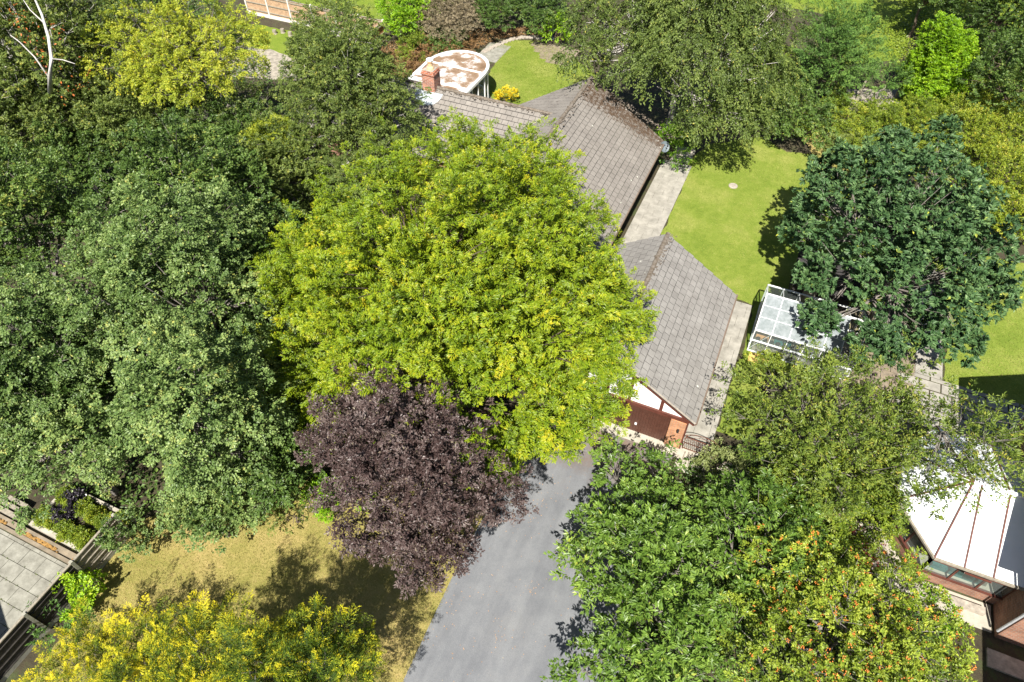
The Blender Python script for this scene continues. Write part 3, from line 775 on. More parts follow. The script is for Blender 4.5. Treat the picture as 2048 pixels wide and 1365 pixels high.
b = MB(); b.lathe((-21.5,35.5,6.12),[(.24,0),(.22,.12),(.15,.2),(.15,.42),(.19,.45),(.19,.5),(.12,.52)],20); b.build('chimney_pot', M['cream_pot'], ch)
b = MB(); b.lathe((-21.5,35.5,6.69),[(.10,-.06),(.10,0),(.24,.02),(.22,.08),(.05,.12)],20); b.build('chimney_cowl', M['white_metal'], ch)
b = MB(); kk = (WRZ-WEZ)/(WYR-WY0)   # lead apron round the chimney foot
pts = []
for i in range(13):
    t = math.pi+math.pi*i/12; x = -21.5+.98*math.cos(t); y = 35.1+.85*math.sin(t); pts.append((x, y, WEZ+(y-WY0)*kk+.05))
n = len(pts); b.add(pts+[(p[0],p[1],p[2]-.015) for p in pts], [tuple(range(n)), tuple(range(n,2*n))[::-1]]+[(i,i+n,(i+1)%n+n,(i+1)%n) for i in range(n)])
for i in range(9):
    t = -.8+i*.2; dy = .8*math.sqrt(max(0,1-(t/.98)**2)); b.bar((-21.5+t,35.1-.02,WEZ+(35.08-WY0)*kk+.062),(-21.5+t*1.0,35.1-dy,WEZ+(35.1-dy-WY0)*kk+.062),.02,.01)
b.build('lead_flashing', M['lead'], ch)
for y0, y1 in ((30.2,31.4),(33.6,35.2)):
    b = MB(); b.box((HX1-.5,y0,.95),(HX1-.47,y1,2.1)); w = b.build('window', M['glass_dark'], hs)
    b = MB()
    for p, q in (((y0,.95),(y1,.95)),((y0,2.1),(y1,2.1)),((y0,.95),(y0,2.1)),((y1,.95),(y1,2.1)),(((y0+y1)/2,.95),((y0+y1)/2,2.1))): b.bar((HX1-.46,p[0],p[1]),(HX1-.46,q[0],q[1]),.07,.06,(1,0,0))
    b.build('frame', M['white_pvc'], w)
d = thing('satellite_dish', 'grey satellite dish on the far right corner of the bungalow wall', 'satellite dish', (-6.75,38.9,2.2))
c = np.array((-6.45,38.95,2.35)); axis = unit(np.array([.45,-.55,.55])); s1 = unit(np.cross(axis, UP)); s2 = np.cross(s1, axis)
b = MB(); vs = [c-axis*.07]; fs = []
for j, rr in enumerate((.13,.24,.33)):
    for k in range(20):
        t = 2*math.pi*k/20; vs.append(c+(s1*math.cos(t)+s2*math.sin(t)*1.08)*rr+axis*(rr*rr*.9-.07))
for k in range(20): fs.append((0,1+k,1+(k+1)%20))
for j in range(2):
    for k in range(20): fs.append((1+j*20+k,1+(j+1)*20+k,1+(j+1)*20+(k+1)%20,1+j*20+(k+1)%20))
b.add(vs, fs); nb = len(vs); b.add([v-axis*.015 for v in vs], [f[::-1] for f in fs]); b.build('reflector', M['bluegrey'], d)
b = MB(); b.tube([c-axis*.08,(-6.7,38.9,2.1),(-7.05,38.9,2.1)],.022,6); b.tube([c-s2*.3,c+axis*.4],.012,6); b.ball(tuple(c+axis*.4),.045); b.build('mount_arm', M['black_metal'], d)

# ---- curved sun room behind the bungalow
cs = thing('sun_room', 'rounded flat roofed sun room with white rim and dirty white roof behind the chimney', 'conservatory', (-23.4,41.5,0))
cx, cyy, rr = -23.45, 42.4, 2.45
arc = [(cx+rr*math.cos(t), cyy+rr*math.sin(t)*1.08) for t in [math.pi*i/24 for i in range(25)]]
outl = [(cx+rr,39.2)]+arc+[(cx-rr,39.2)]
def inset(k): return [(cx+rr-k,39.2)]+[(cx+(rr-k)*math.cos(math.pi*i/24), cyy+(rr*1.08-k)*math.sin(math.pi*i/24)) for i in range(25)]+[(cx-rr+k,39.2)]
b = MB(); b.prism(inset(.1), 2.52, 2.62); rf = b.build('roof', M['debris_roof'], cs)
b = MB(); o1 = outl; o2 = inset(.22); n = len(o1)
vs = [(p[0],p[1],2.5) for p in o1]+[(p[0],p[1],2.70) for p in o1]+[(p[0],p[1],2.70) for p in o2]+[(p[0],p[1],2.64) for p in o2]
b.add(vs, [(i,i+n,i+1+n,i+1)[::-1] for i in range(n-1)]+[(i+n,i+1+n,i+1+2*n,i+2*n) for i in range(n-1)]+[(i+2*n,i+1+2*n,i+1+3*n,i+3*n) for i in range(n-1)])
b.build('rim', M['white_pvc'], cs)
b = MB(); b.box((cx-rr+.1,42.33,2.6),(cx+rr-.1,42.47,2.68)); b.box((cx-rr+.1,39.75,2.6),(cx+rr-.1,39.9,2.68)); b.build('roof_bar', M['white_pvc'], rf)
g = inset(.12)
b = MB()
for i in range(len(g)-1): b.add([(g[i][0],g[i][1],.25),(g[i+1][0],g[i+1][1],.25),(g[i+1][0],g[i+1][1],2.5),(g[i][0],g[i][1],2.5)], [(0,1,2,3)])
b.build('glazing', M['glass'], cs)
for i in (0,1,3,6,9,12,15,18,21,24,25):
    b = MB(); b.bar((g[i][0],g[i][1],0),(g[i][0],g[i][1],2.5),.09,.09); b.build('mullion', M['white_pvc'], cs)
b = MB(); b.bar((cx+rr-.12,40.3,0),(cx+rr-.12,40.3,2.5),.09,.09); b.bar((cx+rr-.12,41.3,0),(cx+rr-.12,41.3,2.5),.09,.09); b.build('mullion', M['white_pvc'], cs)
b = MB()
for i in range(len(g)-1): b.bar((g[i][0],g[i][1],.12),(g[i+1][0],g[i+1][1],.12),.1,.25)
b.build('base_rail', M['white_pvc'], cs)
b = MB(); b.box((cx-2.2,39.3,.02),(cx+2.2,43.8,.05)); b.build('floor', M['slab'], cs)

# ---- greenhouse
gh = thing('greenhouse', 'aluminium greenhouse with whitened glass roof and potting benches beside the garden path', 'greenhouse', (4.4,27.7,0))
gx0, gx1, gy0, gyr, gy1, ge, gr = 2.05, 7.0, 25.92, 27.72, 29.5, 1.6, 2.55
b = MB()
for x in (gx0, gx1):
    for p, q in (((gy0,0),(gy0,ge)),((gy1,0),(gy1,ge)),((gy0,ge),(gyr,gr)),((gyr,gr),(gy1,ge)),((gy0,.04),(gy1,.04)),((gyr,0),(gyr,gr)),((gy0+.9,0),(gy0+.9,ge+.47)),((gy1-.9,0),(gy1-.9,ge+.47))):
        b.bar((x,p[0],p[1]),(x,q[0],q[1]),.05,.05)
for y, z in ((gy0,.04),(gy0,ge),(gyr,gr),(gy1,ge),(gy1,.04),(gy0,.85)): b.bar((gx0,y,z),(gx1,y,z),.07,.06)
nb = 6
for i in range(1, nb):
    x = gx0+(gx1-gx0)*i/nb
    for p, q in (((gy0,0),(gy0,ge)),((gy0,ge),(gyr,gr)),((gyr,gr),(gy1,ge)),((gy1,0),(gy1,ge))): b.bar((x,p[0],p[1]),(x,q[0],q[1]),.032,.04)
for k in (.36,.68): b.bar((gx0,gy0+(gyr-gy0)*k,ge+(gr-ge)*k+.02),(gx1,gy0+(gyr-gy0)*k,ge+(gr-ge)*k+.02),.018,.02)
for i in range(nb):   # diagonal braces of the front
    x = gx0+(gx1-gx0)*i/nb
    if i in (0,3): b.bar((x,gy0+.03,.1),(x+.8,gy0+.03,ge-.05),.02,.02)
b.build('frame', M['white_metal'], gh)
for i in range(nb):
    xa = gx0+(gx1-gx0)*i/nb+.02; xb = gx0+(gx1-gx0)*(i+1)/nb-.02
    b = MB(); e = .012
    if i != 5: b.add([(xa,gy0+.02,ge+.02),(xb,gy0+.02,ge+.02),(xb,gyr-.03,gr),(xa,gyr-.03,gr),(xa,gy0+.02,ge+.02-e),(xb,gy0+.02,ge+.02-e),(xb,gyr-.03,gr-e),(xa,gyr-.03,gr-e)], [(0,1,2,3),(7,6,5,4),(0,4,5,1),(1,5,6,2),(2,6,7,3),(3,7,4,0)])
    if b.v: b.build('roof_pane', M['frosted'], gh)
    if i < 2:
        b = MB(); b.add([(xa,gyr+.03,gr),(xb,gyr+.03,gr),(xb,gy1-.02,ge),(xa,gy1-.02,ge)], [(0,1,2,3)]); b.build('roof_pane', M['glass'], gh, label='clear rear roof pane of the greenhouse')
    b = MB(); b.add([(xa,gy0,.07),(xb,gy0,.07),(xb,gy0,ge-.03),(xa,gy0,ge-.03)], [(0,1,2,3)]); b.build('side_pane', M['glass'], gh)
b = MB(); b.add([(gx0,gy0,.06),(gx0,gy1,.06),(gx0,gy1,ge),(gx0,gyr,gr),(gx0,gy0,ge)], [(4,3,2,1,0)]); b.build('end_pane', M['glass'], gh)
b = MB(); b.box((gx0+.2,gy0+.05,.0),(gx1-.1,gy1-.1,.03)); b.build('floor', M['wood_grey'], gh)
st = thing('potting_bench', 'slatted wooden bench full of pots inside the greenhouse front', 'bench', (4.2,26.35,0))
b = MB()
for i in range(48): b.box((2.2+i*.09,26.05,.66),(2.25+i*.09,26.95,.69))
b.box((2.2,26.05,.60),(6.5,26.1,.66)); b.box((2.2,26.9,.60),(6.5,26.95,.66)); b.build('slatted_top', M['wood_grey'], st)
for x in (2.25,4.3,6.4):
    for y in (26.08,26.9):
        b = MB(); b.box((x-.03,y-.03,0),(x+.03,y+.03,.6)); b.build('leg', M['wood_grey'], st)
b = MB(); b.box((3.15,26.25,.69),(4.0,26.75,.78)); tag(b.build('seed_tray', M['teal']), 'teal tray on the potting bench in the greenhouse', 'tray')
b = MB(); b.box((2.22,26.25,.69),(2.85,26.85,.80)); tag(b.build('seed_tray', M['terracotta']), 'orange terracotta tray at the left end of the greenhouse bench', 'tray')
potd = MB(); potd.lathe((0,0,0),[(.07,0),(.10,.14),(.11,.14),(.11,.18),(.09,.18),(.085,.10)],14); 
p0 = potd.build('plant_pot', M['black_metal'])
for i in range(9):
    o = p0 if i == 0 else p0.copy()
    if i: COL.objects.link(o)
    o.location = (2.35+i*.34, 26.14+.03*(i % 2), .69); tag(o, 'dark round plant pot in the row along the front of the greenhouse bench', 'plant pot', 'pots along the greenhouse bench')
b = MB(); b.box((2.2,25.2,.0),(3.3,25.8,.06)); tag(b.build('board', M['yellow_board']), 'yellow board lying on the grass in front of the greenhouse', 'board')
# dark timber shed behind
sh = thing('shed', 'dark timber shed half hidden behind the greenhouse under the blue green tree', 'shed', (4.5,31.4,0))
b = MB(); b.box((3.3,30.1,0),(6.3,33.0,1.7)); b.build('wall', M['wood_dark'], sh)
b = MB(); b.add([(3.1,29.9,1.75),(6.5,29.9,1.75),(6.5,31.55,2.4),(3.1,31.55,2.4),(3.1,33.2,1.75),(6.5,33.2,1.75)], [(0,1,2,3),(3,2,5,4)]); b.add([(3.1,29.9,1.70),(6.5,29.9,1.70),(6.5,31.55,2.35),(3.1,31.55,2.35),(3.1,33.2,1.70),(6.5,33.2,1.70)], [(3,2,1,0),(4,5,2,3)]); b.build('roof', M['shed_roof'], sh)
b = MB(); b.box((3.9,30.07,.1),(4.6,30.098,1.6)); b.build('door', M['wood_grey'], sh)
# low table between the trees
tb = thing('garden_table', 'pale blue metal garden table under the edge of the blue green tree', 'table', (9.6,29.2,0))
b = MB(); b.box((9.2,28.8,.66),(10.1,29.5,.70)); b.build('tabletop', M['bluegrey'], tb)
for x in (9.25,10.05):
    for y in (28.85,29.45):
        b = MB(); b.bar((x,y,0),(x,y,.66),.04,.04); b.build('leg', M['alu'], tb)

# ---- iron gate by the garage
gt = thing('garden_gate', 'rusty wrought iron gate with arched scroll top between garage and shrubs', 'gate', (1.2,18.6,0))
b = MB()
b.bar((.45,18.6,.08),(1.95,18.6,.08),.035,.035); b.bar((.45,18.6,.95),(1.95,18.6,.95),.035,.035); b.bar((.45,18.6,.5),(1.95,18.6,.5),.02,.02)
for x in (.45,1.95): b.bar((x,18.6,0),(x,18.6,1.15),.04,.04)
b.build('gate_frame', M['rust'], gt)
b = MB()
for i in range(1,16): b.bar((.45+i*.094,18.6,.08),(.45+i*.094,18.6,.95),.016,.016)
for i in range(5):
    c0 = .62+i*.28; b.tube([(c0+.10*math.cos(t),18.6,.72+.10*math.sin(t)) for t in [2*math.pi*k/10 for k in range(11)]],.008,5)
b.build('gate_bars', M['rust'], gt)
b = MB(); b.tube([(1.2+.75*math.cos(t),18.6,.97+.42*math.sin(t)) for t in [math.pi*k/16 for k in range(17)]],.018,6)
b.tube([(1.2+.45*math.cos(t),18.6,.97+.25*math.sin(t)) for t in [math.pi*k/12 for k in range(13)]],.012,6); b.build('gate_arch', M['rust'], gt)
b = MB()
for i in range(16): b.bar((.6+i*.17+.04*math.sin(i*9),17.75,.03),(.64+i*.17,18.45,.05+.03*(i % 3)),.05,.03)
tag(b.build('log_edging', M['wood_grey']), 'row of short weathered canes lying on the ground before the iron gate', 'canes')

# ---- right hand conservatory and house
hr = thing('neighbour_house', 'dark shaded brick house wall with grey downpipes at the right edge', 'house', (17,19.7,0))
b = MB(); b.box((13.6,15.2,0),(22,24.4,4.7)); b.build('wall', M['brick'], hr)
b = MB(); b.add([(13.0,14.9,4.7),(13.0,24.8,4.7),(17.8,24.8,7.6),(17.8,14.9,7.6),(22.6,24.8,4.7),(22.6,14.9,4.7)], [(0,3,2,1),(3,5,4,2),(0,1,4,5),(1,2,4),(0,5,3)]); b.build('roof', M['tile_house'], hr)
b = MB(); b.tube([(13.52,15.26,0.4),(13.52,15.26,4.7)],.05,8); b.build('downpipe', M['alu'], hr)
b = MB(); b.tube([(13.5,24.15,0),(13.5,24.15,4.7)],.045,8); b.build('downpipe', M['white_metal'], hr)
b = MB(); b.box((13.3,13.9,.0),(14.6,14.6,.10)); b.build('front_step', M['stone'], hr)
b = MB(); b.box((13.95,3,0),(22,11.6,4.9)); b.build('shade_block', M['brick'], hr)  # unseen block added to cast shade on the ground by the step
cr = thing('conservatory', 'brick based conservatory with white panelled roof and maroon ribs at the lower right', 'conservatory', (11.5,19.4,0))
EAV = [(13.6,16.3),(10.5,16.25),(9.05,18.3),(9.05,20.9),(10.4,22.8),(13.6,22.8)]; AP = (11.3,19.45,3.4); AP2 = (13.62,19.45,3.4)
BAS = [(13.6,16.55),(10.62,16.5),(9.35,18.4),(9.35,20.8),(10.55,22.5),(13.6,22.5)]
e3 = [(x,y,2.12) for x,y in EAV]; th = .035
def panel(pts, name='roof_panel'):
    b = MB(); n = len(pts); b.add([(p[0],p[1],p[2]) for p in pts]+[(p[0],p[1],p[2]-th) for p in pts], [tuple(range(n)), tuple(range(n,2*n))[::-1]]+[(i,i+n,(i+1)%n+n,(i+1)%n) for i in range(n)])
    return b.build(name, M['poly_white'], cr)
panel([e3[0],AP2,AP,e3[1]]); 
for i in range(1,4): panel([e3[i],AP,e3[i+1]])
panel([e3[4],AP,AP2,e3[5]])
ribs = [(e3[1],AP),(e3[2],AP),(e3[3],AP),(e3[4],AP),((11.55,16.27,2.12),(11.6,19.45,3.4)),((12.55,16.29,2.12),(12.6,19.45,3.4)),((12.6,22.8,2.12),(12.6,19.45,3.4))]
for p, q in ribs:
    p = np.array(p); q = np.array(q); b = MB(); b.bar(p+UP*.025,q+UP*.025,.055,.05); b.build('roof_rib', M['maroon'], cr)
b = MB(); b.bar(np.array(AP)+UP*.05,np.array(AP2)+UP*.05,.12,.1); b.build('ridge_cap', M['white_pvc'], cr)
b = MB()
for i in range(5): b.bar(e3[i],e3[i+1],.09,.10)
b.build('gutter', M['wood_grey'], cr)
b = MB(); b.prism(BAS, 0, .62); b.build('dwarf_wall', M['brick'], cr)
b = MB()
for i in range(5): b.bar((*BAS[i],.65),(*BAS[i+1],.65),.16,.06)
b.build('sill', M['maroon'], cr)
b = MB()
BI = [(x*.96+11.9*.04, y*.97+19.5*.03) for x,y in BAS]; b.prism(BI,.62,.64); b.build('floor', M['concrete'], cr)
for i in range(5):
    a = np.array((*BAS[i],0)); c = np.array((*BAS[i+1],0)); nseg = 3 if i in (0,4) else 2
    b = MB(); b.add([a+UP*.68,c+UP*.68,c+UP*2.05,a+UP*2.05], [(0,1,2,3)]); w = b.build('window', M['glass'], cr)
    b = MB()
    for k in range(nseg+1):
        p = a+(c-a)*k/nseg; b.bar(p+UP*.62,p+UP*2.08,.075 if 0 < k < nseg else .11,.07)
    b.bar(a+UP*1.62,c+UP*1.62,.05,.05); b.bar(a+UP*2.06,c+UP*2.06,.08,.08); b.build('frame', M['maroon'], w)
b = MB(); b.bar((11.65,16.42,1.68),(12.55,16.42,1.68),.06,.05); b.bar((11.65,16.2,1.98),(12.55,16.2,1.98),.06,.05)
b.bar((11.65,16.2,1.98),(11.65,16.5,1.6),.05,.05); b.bar((12.55,16.2,1.98),(12.55,16.5,1.6),.05,.05)
ow_ = None; vw = b.build('open_vent', M['maroon'], cr)
b = MB(); b.add([(11.68,16.16,1.64),(12.52,16.16,1.64),(12.52,16.30,2.0),(11.68,16.30,2.0)], [(0,1,2,3)]); b.build('pane', M['glass_dark'], vw)
sf = thing('cane_sofa', 'cream cushioned cane seat inside the maroon framed conservatory', 'sofa', (11.2,17.6,.64))
b = MB(); b.box((10.6,17.3,.64),(12.0,18.0,1.0)); b.build('seat', M['yellow_board'], sf); b = MB(); b.box((10.6,17.95,.9),(12.0,18.12,1.4)); b.build('backrest', M['cream_pot'], sf)
b = MB(); b.box((10.95,16.75,.64),(12.8,17.0,.95)); tag(b.build('low_shelf', M['teal']), 'low green shelf behind the front conservatory windows', 'shelf')
# concrete ledge round the conservatory
led = [(13.4,15.75),(10.2,15.6),(8.4,17.9),(8.0,18.1),(9.9,15.1),(13.4,15.2)]
sheet('conservatory_path', [(13.5,15.3),(9.9,15.2),(7.2,17.9),(7.2,21),(9.2,21),(9.2,18.3),(10.5,16.4),(13.5,16.45)], .012, 'concrete')
b = MB(); b.bar((13.2,16.0,.12),(10.35,15.95,.12),.28,.24); b.bar((10.35,15.95,.12),(8.7,18.2,.12),.28,.24)
tag(b.build('kerb_wall', M['stone']), 'low stone plinth running round the foot of the maroon conservatory', 'plinth')

# ---- slatted fence lower left
fl = thing('slatted_fence', 'dark weathered slatted fence with concrete posts at the lower left', 'fence', (-19.9,1,0))
ys = [-3.8,-1.64,.54,2.70,4.86]
for i, y in enumerate(ys):
    b = MB(); b.box((-20.0,y-.06,0),(-19.86,y+.06,1.8)); b.build('post', M['post_grey'], fl)
rr = random.Random(4)
for i in range(4):
    b = MB(); y0, y1 = ys[i]+.06, ys[i+1]-.06
    b.box((-19.97,y0,0),(-19.91,y1,.28)); b.build('gravel_board', M['post_grey'], fl)
    b = MB(); z = .28; k = 0
    while z < 1.68:
        lean = .012
        b.add([(-19.93-.0,y0,z),(-19.93,y1,z),(-19.955,y1,z+.15),(-19.955,y0,z+.15),(-19.945,y0,z-.004),(-19.945,y1,z-.004),(-19.965,y1,z+.15),(-19.965,y0,z+.15)], [(0,1,2,3),(7,6,5,4),(0,4,5,1),(3,2,6,7)])
        if k % 3 == 0:
            b.box((-19.93,y0,z-.008),(-19.90+rr.uniform(-.005,.01),y1,z+.02))
        z += .128; k += 1
    b.build('slat_panel', M['wood_dark'] if i < 3 else M['wood_grey'], fl, label='weathered grey slatted panel' if i == 3 else None)
    b = MB(); b.box((-19.98,y0,1.68),(-19.89,y1,1.73)); b.build('top_rail', M['wood_grey'], fl)
# ---- raised bed, old wall
rb = thing('raised_bed', 'raised vegetable bed with pale block edging behind the left patio', 'garden bed', (-22.5,4.2,0))
b = MB(); b.box((-24.1,3.35,0),(-20.15,3.55,.28)); b.box((-24.1,3.55,0),(-23.95,5.3,.25)); b.box((-24.1,5.3,0),(-20.15,5.45,.3)); b.build('edging', M['concrete'], rb)
b = MB(); b.box((-23.95,3.55,0),(-20.15,5.3,.2)); b.build('soil_bed', M['soil'], rb)
b = MB(); b.box((-26.4,2.78,0),(-20.1,2.92,.16)); b.box((-26.4,3.1,0),(-20.1,3.22,.16)); b.box((-26.4,2.92,0),(-20.1,3.1,.08))
w = tag(b.build('low_wall', M['slab_dirty']), 'low double kerb filled with rusty moss between patio and vegetable bed', 'low wall')
b = MB(); rr = random.Random(8)
for _ in range(260):
    x = rr.uniform(-26.2,-20.3)
    if math.sin(x*2.1)+rr.uniform(-.6,.6) < -.2: continue
    s = rr.uniform(.04,.10); b.ball((x,3.0+rr.gauss(0,.05),.10),(s,s,.05),6,4)
b.build('moss', M['rust_moss'] if 'rust_moss' in M else simple('rust_moss', (.30,.17,.05), .95, .25, 8), w)
b = MB(); b.box((-26.4,3.3,0),(-24.9,3.5,.22)); b.box((-26.2,3.6,0),(-25.0,3.75,.3)); b.box((-25.9,3.85,0),(-24.8,4.0,.36)); tag(b.build('timber_pile', M['wood_grey']), 'stack of weathered grey planks at the far left beside the bed', 'planks')
b = MB(); b.box((-20.6,4.6,.2),(-20.35,5.1,.45)); tag(b.build('brick_block', M['terracotta']), 'loose pinkish block standing against the fence in the vegetable bed', 'block')
# house left of the frame (its gable throws the shadow over the patio)
hl = thing('gable_house', 'brick house with a tiled gable just left of the slabbed patio', 'house', (-25,-9,0))
b = MB(); b.box((-29.8,-14,0),(-20.7,-4.2,5.0)); b.add([(-29.8,-4.2,5),(-20.7,-4.2,5),(-25.2,-4.2,8),(-29.8,-14,5),(-20.7,-14,5),(-25.2,-14,8)], [(1,0,2),(3,4,5),(0,1,4,3),(1,2,5,4),(2,0,3,5)]); b.build('wall', M['brick'], hl)
b = MB(); b.add([(-20.3,-3.9,4.75),(-20.3,-14.3,4.75),(-25.2,-14.3,8.15),(-25.2,-3.9,8.15),(-30.1,-14.3,4.75),(-30.1,-3.9,4.75)], [(0,3,2,1),(3,5,4,2)]); b.build('roof', M['tile'], hl)

# ---- feather edge fence at the top left
ft = thing('panel_fence', 'light brown close boarded fence with white concrete posts along the top left', 'fence', (-39,48.6,0))
P0 = np.array(G(775,92)); P0[2] = 0
Yf = 48.3
xs = [-33.5-2.45*i for i in range(7)]
for x in xs:
    b = MB(); b.box((x-.07,Yf-.09,0),(x+.07,Yf+.09,2.05)); b.build('post', M['concrete_post'], ft)
for i in range(6):
    xa, xb = xs[i+1]+.07, xs[i]-.07
    b = MB(); b.box((xa,Yf-.04,0),(xb,Yf+.04,.28)); b.build('gravel_board', M['concrete_post'], ft)
    b = MB(); k = 0; x = xa
    while x < xb-.05:
        b.add([(x,Yf+.02,.28),(x+.115,Yf,.28),(x+.115,Yf,1.93),(x,Yf+.02,1.93),(x,Yf+.035,.28),(x+.115,Yf+.03,.28),(x+.115,Yf+.03,1.93),(x,Yf+.035,1.93)], [(0,1,2,3),(7,6,5,4),(3,2,6,7)]); x += .1
    b.build('board_panel', M['wood_fence'], ft)
    b = MB()
    for z in (.5,1.15,1.8): b.bar((xa,Yf-.03,z),(xb,Yf-.03,z),.06,.08)
    b.bar((xa,Yf+.01,1.95),(xb,Yf+.01,1.95),.09,.04); b.build('rail', M['wood_grey'], ft)
fs_ = thing('board_fence', 'short orange brown fence run turning towards the viewer from the white corner post', 'fence', (-33.3,46.5,0))
for i in range(2):
    ya, yb_ = 48.15-2.4*i, 48.15-2.4*(i+1)
    b = MB(); y = yb_
    while y < ya-.05:
        b.box((-33.44,y,.25),(-33.40,y+.09,1.93)); y += .1
    b.build('board_panel', M['wood_orange'], fs_)
    b = MB()
    for z in (.45,1.1,1.75): b.bar((-33.36,ya,z),(-33.36,yb_,z),.06,.08)
    b.bar((-33.41,ya,1.95),(-33.41,yb_,1.95),.09,.04); b.build('rail', M['wood_grey'], fs_)
    b = MB(); b.box((-33.48,yb_-.08,0),(-33.34,yb_+.06,2.0)); b.build('post', M['concrete_post'], fs_)
stp = None
for i, (px, py) in enumerate(((550,68),(566,66),(581,72))):
    p = G(px, py)
    if stp is None:
        b = MB(); b.lathe((0,0,0),[(.22,0),(.18,.1),(.17,.35),(.05,.36)],10); stp = b.build('tree_stump', M['wood_grey']); o = stp
    else: o = stp.copy(); COL.objects.link(o)
    o.location = (p[0],p[1],0); tag(o, ('short grey stump nearest the yellow tree in the row below the fence','middle of the three short grey stumps below the fence','short grey stump nearest the pale birch in the row below the fence')[i], 'stump', 'grey stumps below the fence')

# ---- garden details
p = G(1466,373); b = MB(); b.lathe((p[0],p[1],0),[(.30,0),(.30,.06),(.24,.09),(.2,.07),(.05,.07)],16); tag(b.build('stone_disc', M['stone']), 'round pale stone cover set in the garden lawn', 'stone')
p = G(1104,78); ln = thing('garden_lantern', 'small dark stone lantern on the brick paving behind the back lawn', 'garden ornament', (p[0],p[1],0))
b = MB(); b.lathe((p[0],p[1],0),[(.22,0),(.2,.1),(.1,.14),(.09,.45),(.2,.5)],8); b.build('pedestal', M['bluegrey'], ln)
b = MB(); b.box((p[0]-.13,p[1]-.13,.5),(p[0]+.13,p[1]+.13,.72)); b.build('lamp_box', M['bluegrey'], ln)
b = MB(); b.lathe((p[0],p[1],.72),[(.33,0),(.25,.06),(.08,.2),(.05,.28)],6); b.build('cap', M['bluegrey'], ln)
for i, (px, py, pz) in enumerate(((1750,212,0),(1790,195,0),(1713,200,0))):
    p = G(px, py); b = MB(); b.bar((p[0],p[1],0),(p[0]+.1,p[1]+.1,1.6),.14,.14)
    tag(b.build('timber_post', M['wood_grey']), ('leaning pale timber post in front of the shaded gravel below the cypress','timber post standing closest to the bright green laurel column','timber post closest to the cypress trunk')[i], 'post', 'posts beneath the cut hedge')
sheet('shaded_gravel', wob(gp((1690,180),(1800,178),(1800,222),(1700,222)), .1), .01, 'rough_ground')

def undergrowth(name, label, polys, n, leaf, seed, hmax=.5, size=.15):
    r = np.random.default_rng(seed); P = []
    for poly, k in zip(polys, n):
        g_ = np.array([G(x, y)[:2] for x, y in poly]); lo = g_.min(0); hi = g_.max(0); c = 0
        q = r.uniform(lo, hi, (k*4, 2)); ins = np.zeros(len(q), bool); j = len(g_)-1
        for i in range(len(g_)):
            xi, yi = g_[i]; xj, yj = g_[j]
            cr_ = ((yi > q[:,1]) != (yj > q[:,1])) & (q[:,0] < (xj-xi)*(q[:,1]-yi)/(yj-yi+1e-12)+xi); ins ^= cr_; j = i
        q = q[ins][:k]
        h = (.5+.5*np.sin(q[:,0]*1.7+np.sin(q[:,1]*1.3))*np.cos(q[:,1]*1.9))*hmax*r.random(len(q))+.04
        P.append(np.c_[q, h])
    P = np.vstack(P); n_ = len(P)
    D = unit(np.c_[r.normal(0,1,(n_,2)), r.normal(.1,.3,n_)]); NN = unit(np.c_[r.normal(0,.45,(n_,2)), np.ones(n_)])
    V, F = leafquads(P, D, NN, size*r.uniform(.6,1.3,n_), size*.7*r.uniform(.6,1.2,n_))
    rmesh(name, V, F, {'v': np.clip(r.normal(.4,.16,n_), 0, 1)}, L[leaf], None, label, 'stuff')
undergrowth('undergrowth', 'low green undergrowth on the shaded woodland floor at the left', [[(-250,0),(420,-20),(560,180),(640,420),(660,700),(640,980),(430,1010),(230,1040),(100,990),(-60,985),(-300,600)]], [60000], 'dark', 31, .6, .2)
undergrowth('ground_ivy', 'green ground ivy between the hedge and the trees at the upper right', [[(1480,60),(1700,140),(1690,190),(1640,290),(1540,260),(1400,220)],[(1700,215),(1900,180),(2200,-20),(2300,300),(2150,450),(1900,440),(1770,300)],[(1760,60),(1860,-60),(2150,-80),(2200,60),(1960,200),(1800,170)]], [9000,22000,20000], 'hedge', 32, .5, .2)
undergrowth('border_plants', 'low rust and green ground cover round the back lawn', [[(760,90),(850,70),(960,60),(1100,55),(1130,85),(1080,70),(1000,80),(960,95),(900,110),(840,170),(780,190)]], [9000], 'rusty', 33, .25, .13)
undergrowth('border_weeds', 'green weeds on the ground among the shrubs right of the drive', [[(1330,930),(1480,890),(1700,900),(1780,1040),(1720,1100),(1800,1200),(1900,1300),(1900,1500),(1270,1500),(1280,1100)]], [16000], 'dark', 34, .35, .15)

def tufts(name, label, poly, n, leaf, seed, size=.05):
    r = np.random.default_rng(seed); g_ = np.array(poly); lo = g_.min(0); hi = g_.max(0)
    q = r.uniform(lo, hi, (n*3, 2)); ins = np.zeros(len(q), bool); j = len(g_)-1
    for i in range(len(g_)):
        xi, yi = g_[i]; xj, yj = g_[j]
        ins ^= ((yi > q[:,1]) != (yj > q[:,1])) & (q[:,0] < (xj-xi)*(q[:,1]-yi)/(yj-yi+1e-12)+xi); j = i
    q = q[ins][:n]; nn_ = len(q)
    patch = .47+.22*np.sin(q[:,0]*.9+np.sin(q[:,1]*.7)*1.6)*np.cos(q[:,1]*.8+1)+.07*np.sin(q[:,0]*3.1)*np.sin(q[:,1]*2.7)
    P = np.c_[q, np.full(nn_, .012)]; D = unit(np.c_[r.normal(0,1,(nn_,2)), r.uniform(.15,.9,nn_)]); NN = unit(np.c_[r.normal(0,.6,(nn_,2)), np.ones(nn_)])
    V, F = leafquads(P, D, NN, size*r.uniform(.6,1.6,nn_), size*.4*r.uniform(.6,1.3,nn_))
    rmesh(name, V, F, {'v': np.clip(patch+r.normal(0,.17,nn_), 0, 1)}, L[leaf], None, label, 'stuff')
